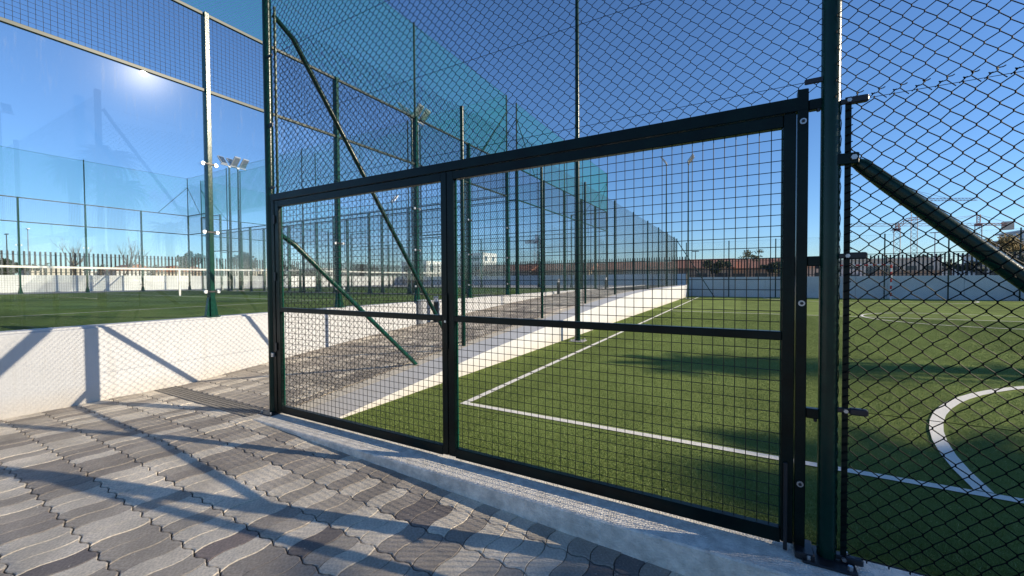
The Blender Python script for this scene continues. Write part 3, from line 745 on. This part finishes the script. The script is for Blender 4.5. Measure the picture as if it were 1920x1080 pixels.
    for y in (ya-.1, yb+.1): MB().box(xm-.04, xm+.04, y-.04, y+.04, ZC, ZC+1.0, .004).build('net_post', M['padel'], e)
    V = []; F = []; nn = 24
    for i in range(nn+1):
        tt_ = i/nn; y = ya-.06+(yb-ya+.12)*tt_; z = ZC+.92+.03*(2*tt_-1)**2
        V += [(xm-.006, y, z-.055), (xm+.006, y, z-.055), (xm+.006, y, z), (xm-.006, y, z)]
        if i:
            b0 = 4*(i-1)
            for k in range(4): F.append((b0+k, b0+(k+1) % 4, b0+4+(k+1) % 4, b0+4+k))
    link_mesh('top_band', V, F, M['nettape'], e)
    square_net('net_mesh', (xm, ya-.05, 0), (0, 1, 0), yb-ya+.1, ZC+.02, ZC+.90, .045, .0020, M['netcord'], e)
    MB().box(xm-.012, xm+.012, yc_-.025, yc_+.025, ZC+.01, ZC+.90).build('centre_strap', M['nettape'], e)
padel_court(.80, 0, 'first'); padel_court(11.40, 1, 'second')

# ------------------------------------------------------------------ lamps
def flood_post(x, y, z0, z1, r, label, heads, face, group=None):
    e = thing('floodlight_post', (x, y, z0), label, 'floodlight', group)
    MB().tube([(x, y, z0), (x, y, z0+(z1-z0)*.6), (x, y, z1)], [r, r*.85, r*.6], 14).build('pole', M['green'], e, True)
    bp3 = MB().box(x-.15, x+.15, y-.15, y+.15, z0+.001, z0+.015, .003).build('base_plate', M['conc'], e)
    for sx in (-.11, .11):
        for sy in (-.11, .11): MB().tube([(x+sx, y+sy, z0+.015), (x+sx, y+sy, z0+.05)], .014, 6).build('bolt', M['galv'], bp3)
    MB().box(x-.05, x+.05, y-.05, y+.05, z1-.02, z1+.03).build('pole_head', M['lampwhite'], e)
    ca, sa = math.cos(face), math.sin(face)
    cb = MB().tube([(x-sa*.42, y+ca*.42, z1+.05), (x+sa*.42, y-ca*.42, z1+.05)], .03, 8).build('cross_arm', M['lampwhite'], e)
    for k in range(heads):
        off = (-.22+.44*k/(heads-1)) if heads > 1 else 0
        me = MB().box(-.03, .03, -.15, .15, 0, .50, .008); f = me.build('floodlight', M['lampwhite'], e)
        for a in range(7): me2 = MB().box(-.055, -.03, -.13+.038*a, -.12+.038*a, .04, .46).build('cooling_fin', M['galv'], f)
        MB().box(.0305, .034, -.13, .13, .03, .47).build('lens', M['glasswin'], f)
        f.matrix_local = Matrix.Translation((x-sa*off, y+ca*off, z1+.10)) @ Matrix.Rotation(face, 4, 'Z') @ Matrix.Rotation(R(-38 + 180*0), 4, 'Y')
    return e
flood_post(-2.96, 8.07, 0, 8.5, .052, 'thick green lamp pole standing on the turf near the left touchline', 2, 0)
flood_post(-3.22+.3, 28.0, 0, 8.5, .05, 'floodlight pole at the far left corner of the football turf, the right one of two', 2, math.pi)
flood_post(-4.32, 28.6, .8, 8.8, .05, 'floodlight pole just behind the side fence, the left one of two in the distance', 2, 0)
flood_post(15.0, 4.6, 0, 8.5, .06, 'floodlight pole on the right side of the turf near the gate', 2, math.pi)
flood_post(15.0, 28.0, 0, 8.5, .06, 'floodlight pole on the right side of the turf near the far goal', 2, math.pi)
flood_post(-10.15, 10.94, ZC, 6.95, .05, 'padel court floodlight pole nearer the ramp, seen behind the mesh above the gate', 2, R(10), 'padel court floodlights')
flood_post(-10.15, 11.24, ZC, 6.95, .05, 'padel court floodlight pole nearer the ramp, the farther of that pair', 2, R(190), 'padel court floodlights')
flood_post(-22.15, 10.90, ZC, 6.95, .06, 'left of two green padel floodlight poles seen through the end glass', 2, R(10), 'padel court floodlights')
flood_post(-22.15, 11.30, ZC, 6.95, .06, 'right of two green padel floodlight poles seen through the end glass', 2, R(190), 'padel court floodlights')
flood_post(-22.15, 21.75, ZC, 6.95, .06, 'padel floodlight pole at the far side of the second court', 2, R(250), 'padel court floodlights')

# bollard lights on the ramp
def bollard(y, label, x=-5.93):
    z = float(rz(y)); e = thing('bollard_light', (x, y, z), label, 'bollard', 'bollard lights along the ramp')
    MB().tube([(x, y, z), (x, y, z+.44)], .055, 16).build('body', M['black'], e, True)
    MB().tube([(x, y, z+.44), (x, y, z+.54)], .05, 16).build('diffuser', M['white'], e, True)
    MB().tube([(x, y, z+.54), (x, y, z+.565), (x, y, z+.575)], [.058, .058, .045], 16).build('cap', M['lampwhite'], e, True)
bollard(7.1, 'nearest bollard light beside the padel wall, seen beside the middle of the gate')
bollard(14.1, 'second bollard light along the padel wall, black with a white top')
bollard(20.2, 'farthest bollard light at the top of the ramp')
ub = thing('utility_box', (-5.95, 6.75, .35), 'small grey upright meter box against the padel wall beside the bollard', 'box')
zz = float(rz(6.75)); MB().box(-6.09, -5.98, 6.68, 6.86, zz, zz+.5, .01).build('cabinet', M['lampwhite'], ub); MB().box(-6.095, -5.97, 6.66, 6.88, zz+.5, zz+.53).build('lid', M['galv'], ub)

# ------------------------------------------------------------------ far goal
go = thing('futsal_goal', (xc, 31.0, 0), 'small goal with red and white striped posts at the far end of the turf', 'goal')
def striped(p0, p1, n):
    p0 = Vector(p0); p1 = Vector(p1)
    for k in range(n):
        MB().tube([p0.lerp(p1, k/n), p0.lerp(p1, (k+1)/n)], .045, 10).build('red_band' if k % 2 else 'white_band', M['red'] if k % 2 else M['white'], go, True)
striped((xc-1.5, 31.0, 0), (xc-1.5, 31.0, 2.0), 10); striped((xc+1.5, 31.0, 0), (xc+1.5, 31.0, 2.0), 10); striped((xc-1.45, 31.0, 2.0), (xc+1.45, 31.0, 2.0), 15)
for sx in (-1.5, 1.5): MB().tube([(xc+sx, 31.0, 1.95), (xc+sx, 31.35, 1.95), (xc+sx, 31.8, .05), (xc+sx, 31.05, .05)], .02, 8).build('back_frame', M['galv'], go)
diag_net('goal_net', (xc-1.5, 31.6, 0), (1, 0, 0), 3.0, .02, 1.9, .14, .0016, M['white'], go)

# ------------------------------------------------------------------ near turf blades
def blades(n, x0, x1, ya, yb, name):
    yq = ya+(yb-ya)*rng.random(n*3)**2.0; xq = x0+(x1-x0)*rng.random(n*3)
    zc = -xq*.4894+yq*.8721; xx = xq*.8721+yq*.4894; ok = (xx/zc > -.95) & (xx/zc < 1.32)
    ok &= ~((np.abs(yq-y0f) < .042) | ((np.abs(xq-xl) < .042) & (yq > y0f)) | ((np.abs(np.hypot(xq-xc, yq-y0f)-4.71) < .056) & (yq > y0f)))
    xq = xq[ok][:n]; yq = yq[ok][:n]; n = len(xq)
    h = .006+.008*rng.random(n); wd = .0008+.0006*rng.random(n)+.00035*yq/3; a = rng.random(n)*np.pi*2; ln = .006*rng.normal(size=(n, 2))
    P = np.zeros((n, 3, 3)); P[:, 0] = np.stack([xq-np.cos(a)*wd, yq-np.sin(a)*wd, 0*xq], 1); P[:, 1] = np.stack([xq+np.cos(a)*wd, yq+np.sin(a)*wd, 0*xq], 1)
    P[:, 2] = np.stack([xq+ln[:, 0], yq+ln[:, 1], h], 1)
    o = np_mesh(name, P.reshape(-1, 3), np.arange(3*n).reshape(-1, 3), M['blade']); return tag(o, 'short green artificial grass fibres on the football turf near the gate', 'grass', kind='stuff')
blades(600000, XF+.01, 9.5, 2.43, 17.0, 'turf_fibres')

# ------------------------------------------------------------------ trees
def frond_verts(L_, droop, n=22):
    V = []; F = []
    prev = None
    for i in range(n+1):
        tt_ = i/n; x = L_*(tt_-.10*tt_*tt_*droop); z = L_*(.42*tt_-(.42+.55*droop)*tt_*tt_)
        wl = .34*L_*math.sin(math.pi*min(1, tt_*.9+.12))**.7*.62
        c = Vector((x, 0, z))
        if prev is not None:
            n0 = len(V); V += [prev+Vector((0, .012, 0)), prev-Vector((0, .012, 0)), c-Vector((0, .012, 0)), c+Vector((0, .012, 0))]; F.append((n0, n0+1, n0+2, n0+3))
        if i > 2:
            for s in (-1, 1):
                n0 = len(V); tip = c+Vector((wl*.45, s*wl, -wl*.35)); V += [c, c+Vector((.10*L_*.5, 0, 0)), tip]; F.append((n0, n0+1, n0+2))
        prev = c
    return V, F
def palm(x, y, z, h, cr, label, nf=34, group=None, r=.17, lean=.03):
    e = thing('palm_tree', (x, y, z), label, 'palm tree', group)
    top = Vector((x+lean*h, y, z+h))
    pts = [(x, y, z), (x+lean*h*.3, y, z+h*.4), (x+lean*h*.7, y, z+h*.8), tuple(top)]
    MB().tube(pts, [r*1.25, r, r*.9, r*1.1], 9).build('trunk', M['palmtrunk'], e, True)
    V = []; F = []
    for k in range(nf):
        a = k*2.399+random.random()*.4; el = (k/nf); dr = .35+1.3*el+random.random()*.3
        fv, ff_ = frond_verts(cr*(.8+.3*random.random()), dr, 18 if cr > 1 else 10); tilt = Matrix.Rotation(a, 3, 'Z') @ Matrix.Rotation(R(-38+70*el), 3, 'Y')
        n0 = len(V); V += [top+tilt @ v for v in fv]; F += [tuple(n0+q for q in f) for f in ff_]
    link_mesh('crown', V, F, M['frond'], e)
    return e
def leafy(x, y, z, h, rx, rzz, label, n=2600, m='leaf', ls=.12, group=None, trunk=.4, clumps=14, cat='tree'):
    e = thing('leafy_tree' if cat == 'tree' else 'shrub', (x, y, z), label, cat, group)
    MB().tube([(x, y, z), (x+.05, y, z+h*.35), (x, y, z+h*.7)], [.05*rx+.05, .04*rx+.03, .02], 7).build('trunk', M['bark'], e)
    cc = [(random.gauss(0, .45)*rx, random.gauss(0, .45)*rx, random.uniform(-.7, .8)*rzz, random.uniform(.25, .5)) for _ in range(clumps)]
    V = []; F = []; zc = z+h-rzz
    for k in range(n):
        c = random.choice(cc); d = Vector((random.gauss(0, 1), random.gauss(0, 1), random.gauss(0, 1))).normalized()*(c[3]*random.random()**.4)
        p = Vector((x+c[0]+d.x*rx, y+c[1]+d.y*rx, zc+c[2]+d.z*rzz)); a = Vector((random.gauss(0, 1), random.gauss(0, 1), random.gauss(0, 1))).normalized()*ls; b = a.orthogonal().normalized()*ls*.7
        n0 = len(V); V += [p-a, p+b, p+a, p-b]; F.append((n0, n0+1, n0+2, n0+3))
    link_mesh('crown', V, F, M[m], e)
    return e
def bare(x, y, z, h, label, seed, m='twig'):
    rnd = random.Random(seed); e = thing('bare_tree', (x, y, z), label, 'tree', None)
    g = MB()
    def grow(p, d, L_, r, lev):
        pts = [p]; rad = [r]; q = p
        for i in range(4):
            d = (d+Vector((rnd.gauss(0, .10), rnd.gauss(0, .10), .16 if lev else 0))).normalized(); q = q+d*L_/4; pts.append(q); rad.append(r*(1-.18*(i+1)))
        g.tube(pts, rad, 5 if lev else 8)
        if lev < 3:
            for k in range((8, 5, 3)[lev]):
                tt_ = rnd.uniform(.35 if lev else .8, 1); b = pts[min(4, int(tt_*4))]
                an = rnd.uniform(0, 6.28); sp = rnd.uniform(.4, .95) if lev == 0 else rnd.uniform(.3, .6)
                ax = Vector((math.cos(an), math.sin(an), 0)); nd = (d*math.cos(sp)+ax*math.sin(sp)).normalized()
                grow(b, nd, L_*(.55 if lev else .36)*rnd.uniform(.8, 1.15), r*.36, lev+1)
    grow(Vector((x, y, z)), Vector((rnd.gauss(0, .04), 0, 1)), h*.50, .07, 0)
    tr = g.build('trunk_and_branches', M[m], e)
    return e
GZ = -.62
# off to the right: palms whose shadows cross the turf and pavement
palm(16.6, 12.8, GZ, 7.4, 1.15, 'palm right of the turf whose shadow crosses the middle of the pitch', 70, None, .24)
palm(18.0, 12.9, GZ, 6.2, 1.2, 'shorter palm right of the turf close beside the pitch shading palm', 70, None, .26)
palm(17.9, 9.3, GZ, 7.0, 1.5, 'palm right of the turf whose crown shades the grass beside the gate', 80, None, .24)
palm(18.7, 7.7, GZ, 8.0, 1.2, 'palm right of the turf whose crown shades the paving before the gate', 80, None, .24)
palm(27.2, 11.7, GZ, 10.7, 2.0, 'tall far palm whose silhouette is mirrored in the padel glass', 90, None, .3)
palm(19.6, 12.2, GZ, 5.2, 1.3, 'lowest palm right of the turf between the two pitch shading palms', 60, None, .26)
X, Y = at(137, 27.5); bare(X, Y, GZ, 7.9, 'pale bare tree behind the slats, left of the two', 3)
X, Y = at(212, 27.0); bare(X, Y, GZ, 8.1, 'darker bare tree behind the slats, right of the two', 8, 'bark')

# ------------------------------------------------------------------ distant buildings, cranes, lamps
def house(px, s, wd, h, dp, label, wall='render2', roof=None, rows=1, cols=4, zb=GZ, cat='house', group=None):
    x, y = at(px, s); e = thing('house' if cat == 'house' else 'building', (x, y, zb), label, cat, group)
    a0, a1, b0, b1 = x-wd/2, x+wd/2, y-dp/2, y+dp/2
    MB().box(a0, a1, b0, b1, zb, zb+h).build('wall', M[wall], e)
    if roof:
        g = MB(); g.prism([(b0-.35, zb+h+.003), (b1+.35, zb+h+.003), ((b0+b1)/2, zb+h+dp*.2)], 'x', a0-.35, a1+.35); ro = g.build('roof', M[roof], e); fix_normals(ro)
    else: MB().box(a0-.12, a1+.12, b0-.12, b1+.12, zb+h+.003, zb+h+.25).build('parapet', M[wall], e)
    fh = h/rows
    for r_ in range(rows):
        for c in range(cols):
            cx = a0+wd*(c+.5)/cols; z0 = zb+r_*fh+fh*.35; ww = min(1.1, wd/cols*.28)
            f = MB().box(cx-ww, cx+ww, b0-.03, b0+.02, z0, z0+fh*.42).build('window', M['glasswin'], e)
            MB().box(cx-ww-.08, cx+ww+.08, b0-.07, b0-.031, z0-.09, z0-.01).build('sill', M['render2'], f)
        cy2 = (b0+b1)/2
        for c in range(2):
            cx = b0+dp*(c+.5)/2; z0 = zb+r_*fh+fh*.35
            MB().box(a1-.02, a1+.03, cx-.5, cx+.5, z0, z0+fh*.42).build('window', M['glasswin'], e)
    return e
# behind the far goal side
house(1318, 62, 8, 3.4, 7, 'low cream house with terracotta roof at the left end of the row', 'render3', 'terra', 1, 3)
house(1372, 66, 9, 3.3, 8, 'low white house with terracotta roof, second in the row behind the field', 'render', 'terra', 1, 4)
house(1425, 60, 8, 3.3, 7, 'low sand coloured house with terracotta roof below the sparse tree', 'render3', 'terra', 1, 3)
house(1480, 64, 9, 3.4, 7, 'low cream house partly hidden by the gate stile', 'render', 'terra', 1, 4)
house(1545, 70, 9, 3.0, 7, 'flat white building seen between the gate and the round post', 'render2', None, 1, 4)
house(1640, 75, 15, 4.9, 9, 'long pale flat roofed hall left of the cranes', 'render', None, 1, 6, cat='building')
house(1755, 120, 26, 5.2, 12, 'low white building beneath the tower cranes', 'render2', None, 2, 9, cat='building')
house(1700, 58, 6, 2.6, 4, 'small red brown cabin behind the slats near the goal post', 'render3', None, 1, 2)
# left side
house(96, 70, 7, 4.0, 6, 'cream house with flat roof left of the pale bare tree', 'render', None, 1, 2)
house(60, 74, 6, 2.9, 6, 'low cream house beside the dark trees at the left edge', 'render', None, 1, 2)
house(180, 78, 9, 3.6, 6, 'long low white house right of the pale bare tree', 'render2', None, 1, 4)
house(245, 76, 7, 3.9, 6, 'white house with reddish roof right of the dark bare tree', 'render2', 'terra', 1, 3)
house(310, 80, 8, 3.7, 6, 'cream house seen left of the big padel glass post', 'render', 'terra', 1, 3)
house(345, 90, 8, 4.0, 6, 'small red roofed house just left of the big padel glass post', 'render3', 'terra', 1, 3)
house(430, 84, 9, 3.9, 6, 'white house seen between the padel post and the gate', 'render2', None, 1, 3)
house(482, 88, 8, 4.2, 6, 'cream house just left of the gate corner post', 'render', None, 1, 3)
house(600, 95, 11, 4.4, 7, 'long white house behind the left gate leaf', 'render2', None, 1, 4)
house(797, 90, 7, 5.6, 7, 'white two storey house seen through the left gate leaf near its centre', 'render2', None, 2, 3)
house(895, 110, 8, 8.6, 7, 'tall narrow white house seen through the right gate leaf', 'render2', None, 3, 2)
house(960, 85, 12, 3.6, 7, 'low terracotta roofed house behind the second padel court', 'render', 'terra', 1, 5)
house(1060, 80, 12, 3.6, 7, 'low sand coloured house behind the tall lamp pole', 'render3', 'terra', 1, 5)
house(1150, 78, 11, 3.6, 7, 'low red roofed house behind the far end of the ramp', 'render3', 'terra', 1, 5)
house(1225, 74, 9, 3.5, 7, 'low cream house left of the far floodlight poles', 'render', 'terra', 1, 4)
# stepped apartment block at right edge
x, y = at(1893, 92); e = thing('apartment_block', (x, y, GZ), 'white stepped apartment block with terraces above the ochre shrubs', 'building')
for k, (xa_, xb_, z0, z1) in enumerate(((-6, 14, 0, 4.6), (-4.0, 14, 4.7, 7.4), (-1.6, 14, 7.5, 10.0), (2, 14, 10.1, 12.2))):
    MB().box(x+xa_, x+xb_, y, y+10, GZ+z0, GZ+z1-.3).build('storey', M['render2'], e)
    MB().box(x+xa_-.8, x+xb_+.5, y-1.2, y+10.5, GZ+z1-.297, GZ+z1-.02).build('terrace_slab', M['render2'], e)
    for c in range(5):
        cx = x+xa_+1.4+c*2.6
        if cx < x+xb_-1: MB().box(cx-.8, cx+.8, y-.03, y+.02, GZ+z0+.5, GZ+z1-.8).build('window', M['glasswin'], e)
for dx in (4, 8): MB().box(x+dx, x+dx+1, y+3, y+4, GZ+12.2, GZ+13.4).build('chimney', M['render2'], e)
x, y = at(1880, 84); leafy(x, y, GZ+5.0, 5.2, 3.6, 2.4, 'ochre brown shrubbery on the terrace of the stepped apartment block', 1500, 'ochre', .3, clumps=18, cat='shrub')
x, y = at(1905, 80); leafy(x, y, GZ, 6.4, 3.6, 2.6, 'dark olive tree in front of the stepped apartment block', 1500, 'leaf', .3, clumps=18)
# trees near the horizon
def T(px, s, h, rx, rz_, label, **k): x, y = at(px, s); return leafy(x, y, GZ, h, rx, rz_, label, **k)
T(1405, 52, 5.5, 1.5, .75, 'sparse windblown tree rising above the red roofs behind the field', n=420, ls=.11, clumps=9)
T(8, 60, 5.2, 3.2, 1.4, 'dark tree mass at the left edge behind the slats', n=1800, ls=.22)
T(365, 45, 5.4, 1.3, 1.0, 'dark loose tree immediately left of the padel post', n=900, ls=.13)
T(462, 46, 5.2, 1.4, 1.1, 'dark tree between the padel post and the gate', n=900, ls=.13)
T(1735, 95, 6.8, 2.6, 1.5, 'round dark tree clump below the middle crane', n=900, ls=.3)
T(1520, 80, 4.6, 2.5, 1.2, 'dark bush behind the gap beside the gate post', n=700, ls=.25)
T(1260, 90, 5.2, 3, 1.4, 'dark tree behind the far end of the side fence', n=900, ls=.28)
T(690, 90, 5.4, 4, 1.5, 'dark tree row behind the left gate leaf', n=1100, ls=.3)
T(560, 80, 4.8, 3, 1.3, 'dark bushy tree just right of the gate corner post', n=1000, ls=.27)
T(1010, 100, 5.4, 4, 1.5, 'dark trees behind the far end of the second padel court', n=1000, ls=.3)
def PT(px, s, h, cr, label): x, y = at(px, s); return palm(x, y, GZ, h, cr, label, 16, None, .18, .0)
PT(85, 62, 4.3, 1.2, 'small palm behind the slats near the left edge'); PT(140, 66, 4.3, 1.2, 'small palm behind the trunk of the pale bare tree'); PT(190, 64, 4.2, 1.2, 'small palm just left of the dark bare tree')
PT(288, 66, 4.1, 1.3, 'small palm right of the dark bare tree'); PT(338, 68, 4.2, 1.3, 'small palm left of the padel glass post')
PT(1760, 90, 6.6, .8, 'thin palm with a round head right of the middle crane'); PT(1783, 92, 5.8, .9, 'short palm beside the round headed palm'); PT(905, 95, 8.5, 1.3, 'palm seen through the right gate leaf near its stile')
T(1610, 78, 4.6, 2.2, 1.3, 'dark shrubby tree behind the pale hall near the goal', n=800, ls=.26)
T(1660, 84, 5.0, 1.6, 1.0, 'small dark tree between the pale hall and the red luffing crane', n=600, ls=.26)
T(1810, 82, 4.9, 2.4, 1.2, 'dark olive tree left of the crane with the block weight', n=900, ls=.26)
T(1345, 54, 4.3, 1.6, 1.0, 'dark bush before the terracotta roofs at the far fence brace', n=700, ls=.18)
T(1455, 54, 4.2, 1.7, .9, 'dark bush before the terracotta roofs near the gate stile', n=700, ls=.18)
T(150, 80, 4.7, 3.0, 1.1, 'olive tree behind the pale bare tree at the left', n=900, ls=.25)
T(270, 84, 4.9, 3.2, 1.1, 'olive tree right of the dark bare tree at the left', n=900, ls=.25)
T(1105, 92, 5.0, 3.4, 1.2, 'dark tree row behind the tall lamp pole', n=900, ls=.28)
# street lamps
def street_lamp(px, s, topy, label, m='galv'):
    x, y = at(px, s); zt = zat(topy, px, s); e = thing('street_lamp', (x, y, GZ), label, 'street lamp')
    MB().tube([(x, y, GZ), (x, y, zt)], [.10, .06], 8).build('pole', M[m], e); MB().box(x-.55, x+.55, y-.15, y+.15, zt, zt+.12, .02).build('lamp_head', M[m], e)
street_lamp(15, 62, 440, 'dark street lamp at the far left behind the slats', 'slat'); street_lamp(55, 66, 430, 'pale street lamp right of the dark one at the far left')
street_lamp(1752, 62, 437, 'slim pale pole below the crane jib beside the brace', 'lampwhite'); street_lamp(1304, 70, 472, 'short utility pole with crossarm behind the far fence corner', 'slat'); street_lamp(1541, 80, 448, 'thin mast seen between the gate and the round post', 'galv')
# cranes
def lattice(g, p0, p1, w0, n, r):
    p0 = Vector(p0); p1 = Vector(p1); d = (p1-p0).normalized(); a = d.cross(Vector((.3, 1, .1))).normalized()*w0/2; b = d.cross(a).normalized()*w0/2
    cs = [a+b, a-b, -a-b, b-a]
    for c in cs: g.tube([p0+c, p1+c], r, 4)
    for k in range(n):
        q0 = p0.lerp(p1, k/n); q1 = p0.lerp(p1, (k+1)/n)
        for i in range(4):
            u, v = (cs[i], cs[(i+1) % 4]) if k % 2 else (cs[(i+1) % 4], cs[i])
            g.tube([q0+u, q1+v], r*.6, 3)
def crane(px, s, ytop, yjib, xl_, xr_, label, cw=None, luff=None):
    x, y = at(px, s); e = thing('tower_crane', (x, y, GZ), label, 'crane'); k = s/765
    zj = zat(yjib, px, s); zt = zat(ytop, px, s); right = Vector((.8721, .4894, 0))
    B0 = Vector((x, y, 0)); mw = 1.7*s/150
    g = MB(); lattice(g, (x, y, GZ), (x, y, zj), mw, int(zj/2.2), .10*s/150); g.build('mast', M['crane'], e)
    MB().box(x-mw*.5, x+mw*.5, y-mw*.5, y+mw*.5, zj-.6, zj+.3).build('slewing_unit', M['cranered'], e)
    g = MB(); lattice(g, (x, y, zj+.6), (x, y, zt), mw*.5, 4, .12*s/150); g.build('tower_head', M['cranered'], e)
    a = B0+right*((xl_-px)*k)+Vector((0, 0, zj)); b = B0+right*((xr_-px)*k)+Vector((0, 0, zj))
    if luff:
        pts = [B0+right*((q[0]-px)*k)+Vector((0, 0, zat(q[1], q[0], s))) for q in luff]; g = MB()
        for i in range(len(pts)-1): lattice(g, pts[i], pts[i+1], mw*.55, 8, .11*s/150)
        g.build('luffing_jib', M['cranered'], e)
    else:
        longs = (a, b) if abs(xl_-px) > abs(xr_-px) else (b, a)
        g = MB(); lattice(g, B0+Vector((0, 0, zj)), longs[0], mw*.55, 34, .07*s/150); g.build('jib', M['crane'], e)
        g = MB(); lattice(g, B0+Vector((0, 0, zj)), longs[1], mw*.4, 6, .12*s/150); g.build('counter_jib', M['cranered'], e)
        g = MB(); top = B0+Vector((0, 0, zt)); g.tube([top, (B0+Vector((0, 0, zj+.5))).lerp(longs[0]+Vector((0, 0, .5)), .55)], .07*s/150, 3); g.tube([top, (B0+Vector((0, 0, zj+.5))).lerp(longs[0]+Vector((0, 0, .5)), .3)], .07*s/150, 3)
        g.tube([top, longs[1]+Vector((0, 0, .5))], .07*s/150, 3); g.build('tie_rod', M['crane'], e)
        c = longs[1]; MB().box(c.x-1.6*s/150, c.x+1.0*s/150, c.y-.9, c.y+.9, c.z-2.0*s/150, c.z+1.0).build('counterweight', M['render'], e)
crane(1713, 230, 358, 375, 1696, 1828, 'most distant tower crane, its thin jib reaching right above the brace')
crane(1681, 160, 418, 430, 1670, 1700, 'red luffing crane left of the brace', luff=[(1672, 434), (1700, 412), (1762, 405)])
crane(1833, 150, 403, 421, 1592, 1890, 'tower crane with red counter jib and block weight near the right edge')
crane(1008, 300, 440, 454, 985, 1016, 'small far crane seen through the right gate leaf')
settle()
